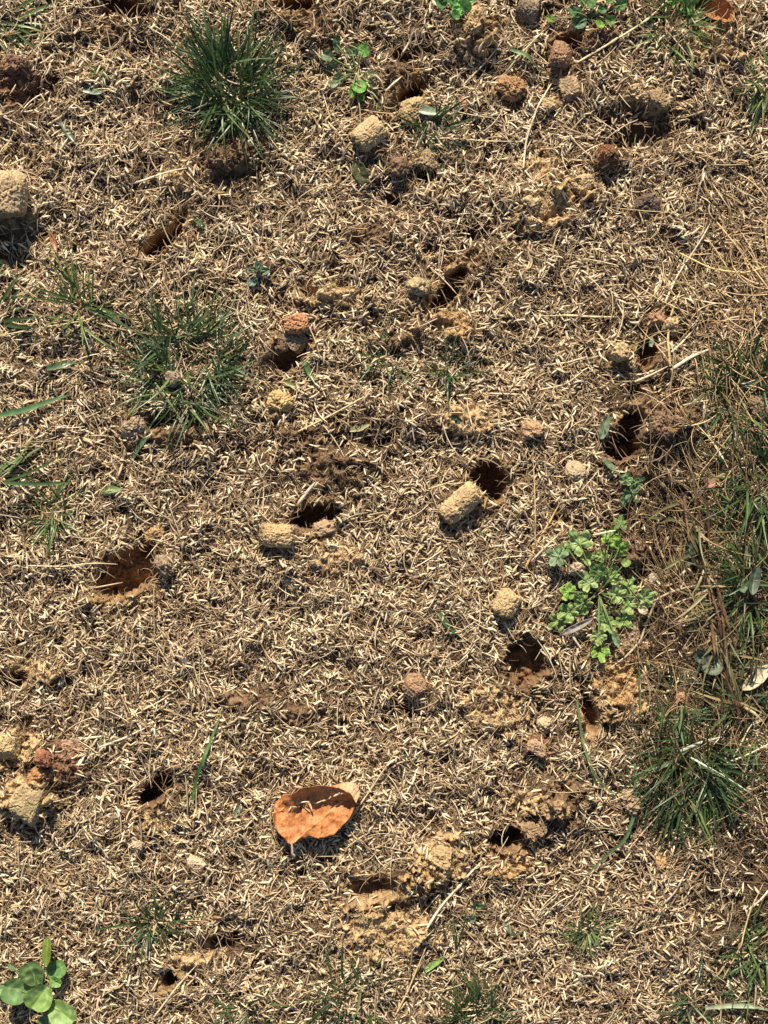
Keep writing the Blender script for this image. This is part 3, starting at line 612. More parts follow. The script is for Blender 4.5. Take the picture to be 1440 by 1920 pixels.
# single cut or lying blades: polyline in px, width mm
def strand(name, label, cat, pts, wmm, col, lift=2.0, mat=M_straw, flat=0.6, kind='tube', group=None, arch=0.0, nodes=()):
    pts = np.array(pts, float); n = max(10, len(pts) * 6)
    d = np.concatenate([[0], np.cumsum(np.hypot(*np.diff(pts, axis=0).T))]); s = np.linspace(0, d[-1], n)
    # smooth interpolation
    px = np.interp(s, d, pts[:, 0]); py = np.interp(s, d, pts[:, 1])
    for _ in range(3):
        px[1:-1] = (px[:-2] + 2 * px[1:-1] + px[2:]) / 4; py[1:-1] = (py[:-2] + 2 * py[1:-1] + py[2:]) / 4
    x, y = X(px), Y(py); z = samp(HS, x, y)
    zs = z.copy()
    for _ in range(12): zs[1:-1] = (zs[:-2] + zs[1:-1] + zs[2:]) / 3
    t = np.linspace(0, 1, n)
    z = np.maximum(zs, z - 0.001) + lift * MM + arch * MM * np.sin(np.pi * t)
    P = np.stack([x, y, z], 1)[None]
    if kind == 'tube':
        rad = (wmm * MM / 2) * np.interp(t, [0, 0.06, 0.75, 1], [0.75, 1, 0.8, 0.35])
        for k in nodes: rad = rad * (1 + 0.6 * np.exp(-((t - k) / 0.015) ** 2))
        V, F = tubes(P, rad[None], 6, flat); per = 6
    else:
        V, F = blades(P, np.array([wmm * MM]), fold=0.4, twist=np.array([0.15])); per = 3
    c = np.array(col)[None] * (1 + 0.12 * np.sin(np.arange(n) * 1.7 + pts[0, 0]))[:, None] * np.interp(t, [0, 1], [0.92, 1.06])[:, None]
    o = mesh_obj(name, V, F, col=np.repeat(c, per, 0), mat=mat, origin=P[0, 0])
    return tag(o, label, cat, group)
ST = (0.66, 0.52, 0.32); SG = (0.62, 0.44, 0.22); SW = (0.74, 0.63, 0.44); SB = (0.34, 0.23, 0.13)
def straw(label, pts, w_=0.9, col=ST, lift=2.6, **k): strand('straw_stem', label, 'straw', pts, w_, col, lift, group='long dry straws lying on the lawn', **k)
straw('longest pale straw slanting from the red-brown clod up to the top edge', [(1080, 124), (1150, 82), (1215, 40), (1258, -6)], 1.5, ST, 4, nodes=(.35, .7))
straw('pale straw standing from the upper crumb ridge up to the long tan clod', [(980, 318), (986, 262), (1008, 200), (1043, 142)], 1.3, SW, 4, nodes=(.5,))
straw('green-tan straw slanting left of the round red-brown clod near the top', [(945, 142), (975, 108), (1018, 62)], 1.2, (0.5, 0.46, 0.26), 4)
straw('tan straw slanting up left of the orange-brown hairy clod near the top', [(868, 160), (920, 110), (962, 52)], 1.1, SW, 3)
straw('thin straight straw lying level right of the sprigs by the smooth tan plug', [(805, 263), (870, 264), (980, 268)], 0.8, ST, 4)
straw('short straw crossing under the pale standing straw near the top', [(1000, 212), (1012, 240)], 0.8, ST, 3)
straw('pale straw lying level above the narrow hole below the top left tuft', [(252, 344), (300, 332), (354, 322)], 1.5, SW, 3)
straw('curled dry blade pointing to the big plug below the top left corner', [(92, 238), (120, 222), (148, 196)], 1.6, (0.6, 0.46, 0.30), 3)
straw('thin tan stalk reaching left from the pale tuft at the left edge', [(0, 632), (80, 618), (155, 608), (195, 595)], 0.8, (0.60, 0.48, 0.24), 6)
straw('short thick tan straw lying level right of centre', [(1053, 592), (1100, 594), (1158, 595)], 1.5, ST, 3, nodes=(.3,))
straw('long thin straw rising from the reddish clod at right to the golden grass', [(1242, 570), (1270, 515), (1300, 470), (1330, 420)], 1.2, SW, 5)
straw('tan straw over the tan clod at right, bent at its middle', [(1250, 690), (1247, 640), (1255, 590), (1276, 540)], 1.5, SG, 5)
straw('thickest pale straw at right, its upper end in the golden grass', [(1256, 694), (1290, 672), (1330, 655)], 2.2, SW, 5, nodes=(.4,))
straw('pale straw pointing down left from the thickest straw at right', [(1190, 716), (1222, 703), (1246, 690)], 1.6, SW, 4)
straw('short pale straw beside the tan clod at right', [(1252, 664), (1275, 645), (1296, 622)], 1.3, SW, 5)
straw('short red-brown straw leaning over the hole at right', [(1228, 645), (1240, 670), (1252, 690)], 1.1, (0.48, 0.32, 0.18), 5)
straw('bent pale straw lying below the thickest straw, in dark withered grass', [(1313, 762), (1314, 792), (1330, 822), (1360, 878)], 1.6, SW, 6)
straw('short pale straw above the bent pale straw at right', [(1276, 762), (1300, 756), (1326, 752)], 1.1, ST, 6)
straw('long curved golden stalk sweeping to the right edge', [(1270, 478), (1330, 508), (1390, 516), (1445, 500)], 1.1, (0.74, 0.58, 0.24), 8, arch=2)
straw('golden stalk running down to the right edge beside the curved one', [(1340, 420), (1385, 480), (1420, 530), (1445, 565)], 1.1, SG, 8, arch=3)
straw('pale straw lying level in the seed below the right sprig in the centre', [(912, 738), (950, 740), (988, 742)], 1.2, ST, 3)
straw('pale straw between centre and right, lying in seed', [(1020, 685), (1060, 682), (1102, 668)], 1.2, SW, 3)
straw('curved tan straw below the pale one between centre and right', [(1010, 732), (1060, 722), (1100, 690)], 1.0, ST, 3)
straw('thin long straight stalk standing right of the long hairy plug', [(1002, 1020), (1001, 960), (999, 900), (996, 850)], 0.8, SG, 6, arch=2)
straw('orange-tan stalk leaning left of the lobed weed', [(985, 1065), (1010, 1010), (1032, 975), (1050, 940)], 1.5, (0.66, 0.42, 0.20), 4)
straw('pale stalk from the lobed weed towards the orange-tan stalk', [(996, 1052), (1020, 1025), (1045, 1003)], 1.4, SW, 4)
straw('pale straw lying across the top of the lobed weed', [(1108, 1003), (1130, 998), (1148, 994)], 1.6, SW, 13)
straw('dark twig crossing the lobed weed', [(1155, 1128), (1168, 1108), (1178, 1092)], 0.5, (0.05, 0.04, 0.03), 14)
straw('pale straw peg poking out under the lower leaves of the lobed weed', [(1069, 1188), (1078, 1202), (1087, 1214)], 1.5, SW, 5)
straw('brown dry stalk running down right of the lobed weed', [(1225, 1120), (1212, 1160), (1200, 1200), (1170, 1230), (1140, 1250)], 1.5, (0.52, 0.42, 0.28), 5)
straw('grey dry stalk behind the brown one right of the lobed weed', [(1215, 1128), (1250, 1110), (1290, 1098)], 1.7, (0.36, 0.27, 0.18), 5)
straw('pale stalk leaning right of the lobed weed in withered grass', [(1240, 1138), (1275, 1125), (1310, 1112)], 1.1, (0.6, 0.5, 0.32), 6)
straw('long straw slanting right of the big orange-brown leaf', [(648, 1545), (690, 1485), (720, 1440), (745, 1400)], 1.2, (0.58, 0.44, 0.26), 4)
straw('long straw slanting from the tan mound up to the small dark hole at lower right', [(800, 1730), (830, 1690), (870, 1645), (903, 1612)], 1.6, SW, 4, nodes=(.6,))
straw('thin straw running down from the tan mound to the bottom edge', [(740, 1900), (765, 1850), (798, 1770)], 1.1, SG, 4)
straw('short pale straw lying level left of the spiky tuft at lower right', [(890, 1815), (930, 1800), (968, 1782)], 1.3, SW, 3)
straw('long thin tan straw lying right of the spiky tuft at lower right', [(1190, 1748), (1230, 1735), (1290, 1722)], 1.2, ST, 3)
straw('tan stalk standing at the lower right beside the edge grass', [(1352, 1830), (1378, 1770), (1400, 1700), (1425, 1650)], 1.0, (0.58, 0.40, 0.22), 6, arch=3)
straw('forked grey root lying below the drooping tuft at lower right', [(1240, 1688), (1262, 1665), (1290, 1620), (1298, 1600)], 1.1, (0.46, 0.38, 0.3), 3)
straw('long pale straw slanting over the soil at the bottom left', [(292, 1900), (330, 1850), (372, 1802)], 1.3, ST, 4)
straw('thin tan straw over the left part of the big orange walled hole', [(55, 1060), (120, 1062), (180, 1055), (222, 1058)], 1.0, ST, 5)
straw('short straw sticking into the big orange walled hole', [(172, 1103), (200, 1098), (230, 1092)], 1.1, (0.5, 0.38, 0.24), 4)
straw('long straw lying between the two left holes at mid height', [(270, 1330), (300, 1315), (335, 1292)], 1.2, ST, 3)
straw('pale straw near the reddish clod group at lower left', [(190, 1398), (230, 1385), (282, 1360)], 1.4, SW, 3)
straw('second pale straw under the one near the reddish clod group', [(140, 1388), (170, 1382), (196, 1378)], 1.4, SW, 3)
straw('thin dark stalk standing upright left of the green sprig below the middle tuft', [(292, 1180), (291, 1140), (291, 1090)], 0.7, (0.36, 0.28, 0.16), 5, arch=2)
straw('thin tan stalk in the seed left of the lower left hole', [(375, 1300), (376, 1250), (373, 1185)], 0.6, (0.5, 0.4, 0.24), 4)
straw('pale diagonal straw under the middle tuft towards the centre', [(560, 810), (620, 780), (690, 742)], 1.1, ST, 3)
straw('pale flat splinter at the lower left of the hole in the middle', [(560, 945), (575, 925), (592, 905)], 2.4, SW, 4)
straw('long curved root beside the dark hole left of centre bottom', [(190, 1290), (215, 1260), (235, 1230), (240, 1180)], 1.0, (0.56, 0.44, 0.28), 3)
straw('tan straw slanting in the upper right shaded seed', [(1330, 100), (1345, 150), (1368, 200)], 1.3, (0.40, 0.30, 0.2), 4)
straw('short pale straw pointing up from the slanting hole near the top', [(724, 176), (740, 162), (752, 152)], 1.6, SW, 4)
straw('pale straw up left of the slanting hole near the top', [(756, 98), (768, 80), (776, 62)], 1.5, SW, 4)
straw('long bare stalk at the lower right corner', [(1395, 1705), (1420, 1680), (1445, 1650)], 1.5, SW, 7)
straw('grey flattened stalk lying in withered grass left of the red-brown stems', [(1236, 905), (1255, 925), (1275, 945)], 3.0, (0.22, 0.18, 0.11), 4)
straw('drooping dry blade across the upper part of the lower right tuft', [(1268, 1402), (1300, 1390), (1345, 1376)], 2.2, (0.42, 0.44, 0.32), 11)
straw('white shiny blade across the lower right tuft', [(1288, 1415), (1330, 1438), (1370, 1462), (1408, 1488)], 1.3, (0.6, 0.66, 0.5), 11)
straw('pale stalk right of the lower right tuft', [(1350, 1430), (1390, 1412), (1440, 1385)], 1.3, SW, 9)
straw('thin tan stalk slanting from the right edge above the lower right tuft', [(1368, 1414), (1395, 1365), (1420, 1330)], 1.0, (0.6, 0.46, 0.28), 12)
straw('reddish straw in seed left of the lower right tuft', [(1178, 1588), (1215, 1550), (1245, 1515)], 1.1, (0.50, 0.34, 0.22), 4)
def blade(label, pts, w_, col, lift=3, **k): strand('grass_strand', label, 'grass blade', pts, w_, col, lift, mat=M_grass, kind='blade', group='single green blades lying on the lawn', **k)
blade('long curving green blade left of the drooping lower right tuft', [(1080, 1310), (1090, 1390), (1110, 1450), (1150, 1490), (1200, 1480)], 1.5, (0.14, 0.2, 0.08), 5)
blade('long drooping green blade running down left from the lower right tuft', [(1188, 1430), (1188, 1520), (1170, 1570), (1130, 1605), (1070, 1660)], 2.0, (0.12, 0.2, 0.09), 6)
blade('thin green blade hanging beside the soil slab right of the lobed weed', [(1196, 1250), (1194, 1300), (1192, 1345)], 1.2, (0.07, 0.11, 0.04), 6)
blade('single dark green blade standing above the lower left hole', [(362, 1498), (372, 1450), (385, 1420), (400, 1380), (418, 1330)], 2.0, (0.09, 0.19, 0.05), 5)
blade('long broad green blade reaching in from the left edge', [(-6, 780), (50, 770), (100, 752), (140, 740)], 3.2, (0.10, 0.2, 0.08), 6)
blade('short cut green blade lying level below the bright sprout at top left', [(160, 172), (182, 176), (206, 172)], 4.2, (0.12, 0.2, 0.11), 3)
blade('dark green cut blade lying steep near the top left', [(120, 232), (132, 254), (146, 276)], 4.0, (0.06, 0.10, 0.05), 3)
blade('green cut blade lying near the middle tuft on its left', [(92, 692), (120, 685), (146, 678)], 4.0, (0.08, 0.15, 0.07), 3)
blade('small green cut blade below the middle tuft', [(252, 858), (264, 838), (284, 818)], 2.4, (0.12, 0.21, 0.10), 4)
blade('pale green cut blade lying level under the middle tuft', [(190, 920), (210, 918), (234, 918)], 4.6, (0.20, 0.28, 0.10), 3)
blade('dark green cut blade lying left of the short tan plug', [(820, 1146), (836, 1168), (858, 1190)], 3.4, (0.06, 0.13, 0.05), 3)
blade('short bright green cut blade at the bottom right of centre', [(796, 1816), (814, 1804), (836, 1790)], 3.4, (0.26, 0.42, 0.12), 3)
blade('dark green cut blade between the two round leaves and the spiky tuft', [(944, 1728), (956, 1742), (968, 1752)], 3.2, (0.07, 0.11, 0.05), 3)
blade('slim green blade lying right of the middle tuft, below the broken clod', [(570, 676), (580, 700), (592, 722)], 3.0, (0.10, 0.19, 0.07), 4)
blade('tiny olive blade above the yellow-tan clod', [(535, 716), (546, 722), (556, 727)], 2.6, (0.16, 0.2, 0.04), 3)
blade('reddish brown dead blade lying near the left edge above the middle', [(94, 436), (100, 455), (108, 478)], 3.0, (0.36, 0.14, 0.06), 3)
blade('thin green blade with a pale tip beside the narrow dark hole at upper left', [(362, 408), (376, 420), (394, 434)], 2.4, (0.2, 0.32, 0.10), 3)
blade('broad grey-green cut blade right of the slanting hole near the top', [(786, 210), (805, 215), (826, 222)], 5.0, (0.20, 0.28, 0.18), 4)
blade('curved green runner near the round red-brown clod at the top', [(955, 102), (985, 112), (1005, 128), (1012, 140)], 2.2, (0.18, 0.27, 0.12), 5)
blade('orange-brown dead blade in the seed right of the slanting hole near the top', [(866, 180), (872, 205), (882, 222)], 2.6, (0.42, 0.2, 0.09), 3)
blade('white-green sliver standing in the hole at right', [(1220, 650), (1222, 640), (1222, 630)], 2.4, (0.4, 0.48, 0.34), 4)
blade('dark shiny dead blade lying in green grass at the right edge', [(1372, 718), (1400, 716), (1428, 712)], 3.0, (0.035, 0.035, 0.02), 4)
blade('arching green blade across the top of the lower right tuft', [(1225, 1440), (1260, 1420), (1290, 1400)], 2.2, (0.2, 0.26, 0.14), 9)
blade('curving white-green blade near the bottom right corner', [(1320, 1886), (1360, 1878), (1400, 1876), (1440, 1888)], 2.6, (0.38, 0.44, 0.28), 6)
blade('pale husk blade lying below the left sprig in the centre', [(656, 806), (676, 804), (696, 796)], 3.2, (0.44, 0.42, 0.22), 3)

# ------------------------------------------------------------------ red-brown stems at right
root = empty('creeping_grass', (float(X(1330)), float(Y(1150)), Hp(1330, 1150)))
tag(root, 'withered creeping grass with red-brown jointed stems running down the right side', 'creeping grass')
base = [(1286, 930), (1300, 1010), (1322, 1080), (1338, 1150), (1352, 1215), (1372, 1270), (1392, 1330)]
for k in range(13):
    off = R.normal(0, 15, 2); seg = [(p[0] + off[0] + R.normal(0, 5), p[1] + off[1]) for p in base]
    i0 = R.integers(0, 5); seg = seg[i0:i0 + R.integers(2, 4)]
    o = strand('stem', None, None, seg, R.uniform(0.8, 2.0), mixc((0.09, 0.035, 0.025), (0.24, 0.13, 0.075), np.array([R.random()]))[0], R.uniform(6, 14), nodes=(.3, .6, .85))
    o.parent = root; o.location = Vector(o.location) - root.location
n = 150; t = R.random(n); bx = np.interp(t, np.linspace(0, 1, 7), [p[0] for p in base]) + R.normal(0, 10, n); by = np.interp(t, np.linspace(0, 1, 7), [p[1] for p in base])
b = np.stack([X(bx), Y(by), np.zeros(n)], 1); b[:, 2] = samp(HS, b[:, 0], b[:, 1]) + 0.003
P = paths(b, R.uniform(0, 2 * np.pi, n), R.uniform(10, 34, n) * MM, R.uniform(0.1, 1.0, n), R.uniform(0, 1.2, n), 9, R.normal(0, .5, n))
V, F = blades(P, R.uniform(0.8, 1.8, n) * MM)
c = mixc((0.10, 0.13, 0.05), (0.40, 0.28, 0.14), R.random(n))
mesh_obj('leaf_blades', V, F, col=percol(c, 27), mat=M_grass, parent=root)

# ------------------------------------------------------------------ broad leaved plants
def leaf_mesh(cx, cy, cz, r, ang, style='lobed', tiltv=(0, 0), cup=0.25, asp=1.0, col=(0.12, 0.25, 0.06), seed=0):
    """leaf blade: fan of rings around the petiole end"""
    nr, na = 12, 84
    th = np.linspace(0, 2 * np.pi, na, endpoint=False)
    if style == 'lobed':      # palmate with scalloped lobes, notch at the base (th=pi)
        rr = 0.60 + 0.42 * np.maximum.reduce([np.exp(-(np.angle(np.exp(1j * (th - a_))) / w__) ** 4) * g_ for a_, w__, g_ in ((0, .42, 1), (1.25, .45, .85), (-1.25, .45, .8), (2.3, .4, .45), (-2.3, .4, .5))])
        rr = rr + 0.07 * np.abs(np.sin(7 * th + seed)) - 0.04 + 0.10 * n2(th * 1.1, th * 0 + seed, 5)
        rr *= 1 - 0.65 * np.exp(-((np.abs(th - np.pi)) / 0.28) ** 2)
        ox = -0.25
    elif style == 'round':
        rr = 0.98 - 0.10 * np.exp(-(np.minimum(th, 2 * np.pi - th) / 0.25) ** 2) - 0.12 * np.exp(-((th - np.pi) / 0.5) ** 2)
        rr = rr / np.sqrt(np.cos(th) ** 2 + (np.sin(th) / 0.84) ** 2) * (1 + 0.14 * n2(th * 0.8, th * 0 + seed, 6)); ox = 0.0
    else:                     # narrow
        rr = 1 / np.sqrt((np.cos(th)) ** 2 + (np.sin(th) / 0.42) ** 2) * 1.0; ox = 0
    rs = np.linspace(0, 1, nr + 1)[1:]
    lx = np.concatenate([[0]] + [k * rr * np.cos(th) for k in rs]); ly = np.concatenate([[0]] + [k * rr * np.sin(th) for k in rs]) * asp
    rad = np.hypot(lx, ly); tt = np.concatenate([[0]] + [th] * nr)
    z = cup * rad ** 2 * 0.6
    vein = np.zeros_like(lx)
    if style == 'lobed':
        for a in (0, 0.63, -0.63, 1.257, -1.257, 1.9, -1.9):
            d = np.abs(np.angle(np.exp(1j * (tt - a)))); vein = np.maximum(vein, np.exp(-(d * rad / 0.06) ** 2) * (rad > 0.02))
        vein = np.maximum(vein, 0.7 * np.exp(-((np.mod(rad * 5 + 2.2 * np.abs(np.sin(2.5 * tt)), 1) - .5) / .16) ** 2) * (rad > .15))
        z = z + 0.10 * np.cos(5 * tt) * rad - 0.09 * vein + 0.16 * n2(lx * 2.5, ly * 2.5, seed)
    else:
        vein = np.exp(-(ly / 0.05) ** 2) * (lx > -1); z = z + 0.42 * np.abs(ly) + 0.09 * n2(lx * 2, ly * 2, seed)
    c = np.array(col)[None] * (1 + 0.25 * n2(lx * 3, ly * 3, seed + 3))[:, None]
    c = c + vein[:, None] * np.array([0.10, 0.14, 0.06]) * 0.8
    if style == 'lobed':
        edge = np.clip((rad / (np.concatenate([[1], np.tile(rr, nr)]) + 1e-6) - 0.8) * 5, 0, 1) * 0.5
        blot = np.clip(n2(lx * 5, ly * 5, seed + 9) * 2, 0, 1) * 0.5
        c = c + (edge + blot)[:, None] * np.array([0.16, 0.18, 0.10])
    elif style == 'round':
        c = c + (0.35 * np.exp(-((np.mod(tt * 3.2, 1) - .5) / .12) ** 2) * (rad > .25))[:, None] * np.array([0.05, 0.06, 0.03]) - np.clip(n2(lx * 4, ly * 4, seed + 8) - .3, 0, 1)[:, None] * np.array([0.02, 0.10, 0.02])
        chev = np.exp(-((rad - 0.52) / 0.09) ** 2) * (np.cos(tt) > -0.4)
        c = c + chev[:, None] * np.array([0.09, 0.13, 0.07])
    P = np.stack([(lx - 0 * ox), ly, z], 1) * r
    a = ang; Rz = np.array([[math.cos(a), -math.sin(a), 0], [math.sin(a), math.cos(a), 0], [0, 0, 1]])
    P = P @ Rz.T
    P[:, 2] += P[:, 0] * tiltv[0] + P[:, 1] * tiltv[1]
    P += np.array([cx, cy, cz])
    g = samp(HS, P[:, 0], P[:, 1]) + 0.0012; P[:, 2] = np.maximum(P[:, 2], g)
    s = np.arange(na); s2 = (s + 1) % na
    F3 = np.stack([np.zeros(na, int), 1 + s, 1 + s2], 1)
    F4 = np.concatenate([np.stack([1 + k * na + s, 1 + (k + 1) * na + s, 1 + (k + 1) * na + s2, 1 + k * na + s2], 1) for k in range(nr - 1)])
    return P, F4, F3, c
def weed(name, label, cat, root_px, leaves, style, h0=5, stemcol=(0.2, 0.28, 0.11), group=None):
    rx, ry = root_px; cx, cy = float(X(rx)), float(Y(ry)); z0 = Hp(rx, ry)
    root = empty(name, (cx, cy, z0))
    for k, lf in enumerate(leaves):
        px, py, r, col = lf[:4]; ang = lf[4] if len(lf) > 4 else math.atan2(-(py - ry), px - rx); st = lf[5] if len(lf) > 5 else style
        hz = (lf[6] if len(lf) > 6 else h0 * R.uniform(0.6, 1.7)) * MM
        lx, ly = float(X(px)), float(Y(py)); lz = float(samp(HS, lx, ly)) + hz
        ang += R.normal(0, 0.15)
        V, F4, F3, c = leaf_mesh(lx, ly, lz, r * S * (1.1 if st == 'lobed' else 1.05), ang, st, (R.normal(0, 0.3), R.normal(0.12, 0.3)), R.uniform(-0.1, 0.5), R.uniform(0.85, 1.05), col, seed=rx + k)
        lo = mesh_obj('leaf', V, F4, F3, c, M_leaf, parent=root)
        # petiole
        t = np.linspace(0, 1, 8)[:, None]; a0 = np.array([cx, cy, z0 + 0.001]); a1 = V[0]
        q = a0 * (1 - t) + a1 * t; q[:, 2] += (np.sin(np.pi * t[:, 0]) * 0.0025) ; q[-1, 2] = a1[2] - 0.0003
        q[:-1, 2] = np.minimum(q[:-1, 2], a1[2] + 0.004)
        Vp, Fp = tubes(q[None], np.full((1, 8), 0.0004), 5)
        mesh_obj('stalk', Vp, Fp, col=stemcol, mat=M_leaf, parent=root)
    return tag(root, label, cat, group)
g1, g2, g3, g4 = (0.21, 0.31, 0.085), (0.16, 0.29, 0.035), (0.08, 0.15, 0.035), (0.28, 0.38, 0.13)
weed('lobed_weed', 'bright green weed with scalloped lobed leaves and pale veins right of centre', 'weed', (1122, 1112), [
    (1084, 1019, 27, g4, 2.0), (1097, 1044, 15, g4, -1.0), (1042, 1042, 21, (0.14, 0.22, 0.12), 2.6), (1140, 1008, 20, g2, 1.2), (1154, 1027, 18, g2, .6), (1161, 982, 15, g3, 1.4),
    (1126, 1042, 15, g1, 2.5), (1142, 1079, 19, g1, 1.0), (1118, 1070, 18, g3, 2.2), (1101, 1092, 20, g4, 1.9), (1064, 1108, 17, g2, 3.0), (1090, 1129, 23, g1, 3.6),
    (1149, 1114, 20, g4, .3), (1174, 1100, 19, g1, .9), (1203, 1120, 22, g4, .1), (1172, 1134, 20, g4, -.3), (1167, 1160, 17, g1, -.8), (1064, 1146, 21, g1, 3.6),
    (1046, 1164, 20, g1, 3.9), (1126, 1150, 15, g3, -1.2), (1137, 1168, 17, g1, -1.3), (1117, 1190, 17, g4, -1.6), (1121, 1218, 20, g2, -1.3), (1148, 1194, 15, (0.2, 0.3, .16), -1.1, 'narrow'),
    (1165, 1053, 9, g1, .7, 'round'), (1060, 1026, 12, g3, 2.6)], 'lobed', h0=7)
weed('clover', 'broad leaved clover plant with pale chevrons in the bottom left corner', 'clover', (80, 1862), [
    (70, 1816, 26, (0.17, 0.28, 0.09), 1.7, 'round', 11), (40, 1846, 25, (0.14, 0.25, 0.09), 2.9, 'round', 9), (8, 1848, 11, (0.2, 0.34, 0.14), 3, 'round', 8), (84, 1856, 27, (0.24, 0.38, 0.10), .9, 'round', 12),
    (125, 1886, 29, (0.20, 0.32, 0.09), -.5, 'round', 12), (110, 1812, 21, (0.09, 0.2, 0.05), .5, 'round', 8), (112, 1830, 12, (0.2, 0.34, 0.09), -.5, 'round', 9), (97, 1772, 25, (0.17, 0.24, 0.04), 1.5, 'narrow', 10),
    (92, 1908, 18, (0.11, 0.22, 0.08), -1.3, 'round', 8), (88, 1880, 15, (0.06, 0.13, 0.04), -1.6, 'round', 5), (27, 1808, 9, (0.12, 0.18, 0.09), 2.4, 'round', 3)], 'round', h0=8)
weed('clover', 'sparse clover seedling with oval leaflets right of the top left tuft', 'clover', (668, 138), [
    (632, 90, 15, (0.09, 0.16, 0.06), 1.8, 'narrow', 5), (660, 98, 14, (0.07, 0.14, 0.06), -.8, 'round', 4), (682, 98, 14, (0.13, 0.3, 0.06), -1.2, 'round', 6), (614, 110, 13, (0.09, 0.15, 0.07), 2.5, 'round', 4),
    (624, 130, 13, (0.2, 0.28, 0.13), 3, 'round', 3), (636, 152, 12, (0.2, 0.27, 0.14), -2.5, 'round', 3), (627, 163, 9, (0.22, 0.28, 0.14), -2.3, 'round', 3), (674, 166, 16, (0.13, 0.3, 0.05), -1, 'round', 5),
    (661, 178, 9, (0.25, 0.42, 0.10), -2, 'round', 5), (676, 186, 9, (0.14, 0.22, 0.05), -1.5, 'round', 3), (698, 142, 9, (0.2, 0.27, 0.13), .3, 'round', 3), (700, 168, 14, (0.12, 0.18, 0.08), -1, 'narrow', 3), (710, 205, 9, (0.12, 0.22, 0.04), -1.2, 'narrow', 2)], 'round', h0=4)
weed('clover', 'bright green clover sprig at the top edge beside a tan hairy clod', 'clover', (856, 10), [
    (826, 14, 13, (0.08, 0.22, 0.06), 2.6, 'round', 6), (845, 10, 12, (0.12, 0.30, 0.09), 2, 'round', 8), (856, 30, 15, (0.12, 0.36, 0.07), -1.2, 'lobed', 8), (870, 30, 12, (0.13, 0.34, 0.08), -.7, 'round', 8),
    (878, 8, 12, (0.12, 0.3, 0.08), .3, 'round', 7), (858, -5, 12, (0.14, 0.32, 0.09), 1.5, 'round', 7), (852, 45, 9, (0.10, 0.26, 0.06), -1.5, 'round', 5)], 'round', h0=6)
weed('clover', 'patch of small dark round clover leaves at the top edge right of centre', 'clover', (1105, 38), [
    (1032, 38, 10, (0.16, 0.22, 0.04), 3, 'round', 4), (1075, 30, 14, (0.07, 0.15, 0.06), 2.6, 'round', 6), (1084, 48, 14, (0.05, 0.13, 0.07), -2.5, 'round', 5), (1120, 56, 9, (0.16, 0.32, 0.04), -1, 'round', 6),
    (1140, 46, 11, (0.14, 0.26, 0.05), -.3, 'round', 6), (1160, 18, 12, (0.08, 0.18, 0.05), .5, 'round', 6), (1105, 15, 11, (0.08, 0.17, 0.05), 1.5, 'round', 6), (1140, 8, 11, (0.10, 0.2, 0.05), .9, 'round', 6), (1090, 8, 10, (0.10, 0.2, 0.06), 2, 'round', 6),
    (1125, 28, 9, (0.07, 0.15, 0.05), 0, 'round', 5)], 'round', h0=5)
weed('broadleaf_weed', 'bright green leafy sprig in the grass at the top right', 'weed', (1275, 15), [
    (1285, 12, 18, (0.16, 0.34, 0.05), .2, 'lobed', 8), (1262, 6, 14, (0.14, 0.3, 0.05), 2, 'lobed', 7), (1305, 30, 14, (0.24, 0.30, 0.12), -.5, 'lobed', 6)], 'lobed')
weed('seedling', 'seedling of two small round grey-green leaves at lower right of centre', 'seedling', (892, 1702), [
    (893, 1696, 12, (0.10, 0.17, 0.08), 1, 'round', 4), (884, 1717, 9, (0.20, 0.28, 0.17), -2, 'round', 4), (906, 1700, 8, (0.2, 0.26, 0.13), 0, 'round', 3)], 'round')
weed('seedling', 'seedling with small bluish grey leaves right of the middle tuft', 'seedling', (484, 512), [
    (474, 528, 10, (0.16, 0.22, 0.19), -2, 'round', 3), (468, 506, 9, (0.09, 0.13, 0.10), 2.5, 'round', 3), (488, 502, 10, (0.10, 0.15, 0.11), 1.5, 'round', 4), (500, 512, 8, (0.10, 0.15, 0.11), .2, 'round', 3), (482, 518, 7, (0.14, 0.19, 0.15), -1, 'round', 4)], 'round')
weed('broadleaf_weed', 'dull green leafy weed below the dark irregular hole at right', 'weed', (1178, 912), [
    (1182, 925, 20, (0.08, 0.14, 0.07), -1, 'lobed', 5), (1172, 900, 14, (0.12, 0.2, 0.09), 1.6, 'lobed', 5), (1192, 905, 13, (0.13, 0.2, 0.08), .6, 'lobed', 5), (1140, 872, 15, (0.16, 0.22, 0.12), 2.2, 'narrow', 4), (1170, 938, 12, (0.07, 0.12, 0.06), -2, 'round', 4)], 'lobed')
weed('seedling', 'single pointed grey-green leaf left of the dark irregular hole', 'seedling', (1132, 816), [(1131, 802, 22, (0.20, 0.27, 0.17), 1.4, 'narrow', 4)], 'narrow')
weed('broadleaf_weed', 'dark grey leaf standing beside the red-brown stems at right', 'weed', (1290, 1010), [(1291, 1036, 24, (0.07, 0.09, 0.085), -1.6, 'narrow', 6), (1288, 1058, 10, (0.07, 0.10, 0.08), -1.2, 'narrow', 4)], 'narrow')
weed('broadleaf_weed', 'grey-green broad leaf right of the red-brown stems', 'weed', (1398, 1095), [(1402, 1085, 26, (0.10, 0.13, 0.10), 1.4, 'narrow', 10), (1385, 1096, 16, (0.13, 0.18, 0.12), 2.6, 'round', 8), (1428, 1096, 18, (0.16, 0.2, 0.09), .1, 'narrow', 8)], 'narrow')
weed('broadleaf_weed', 'dull grey-green leaf in withered grass above the lower right tuft', 'weed', (1325, 1240), [(1328, 1243, 22, (0.11, 0.14, 0.10), -.3, 'round', 5), (1308, 1228, 14, (0.09, 0.12, 0.09), 2.4, 'round', 4)], 'round')
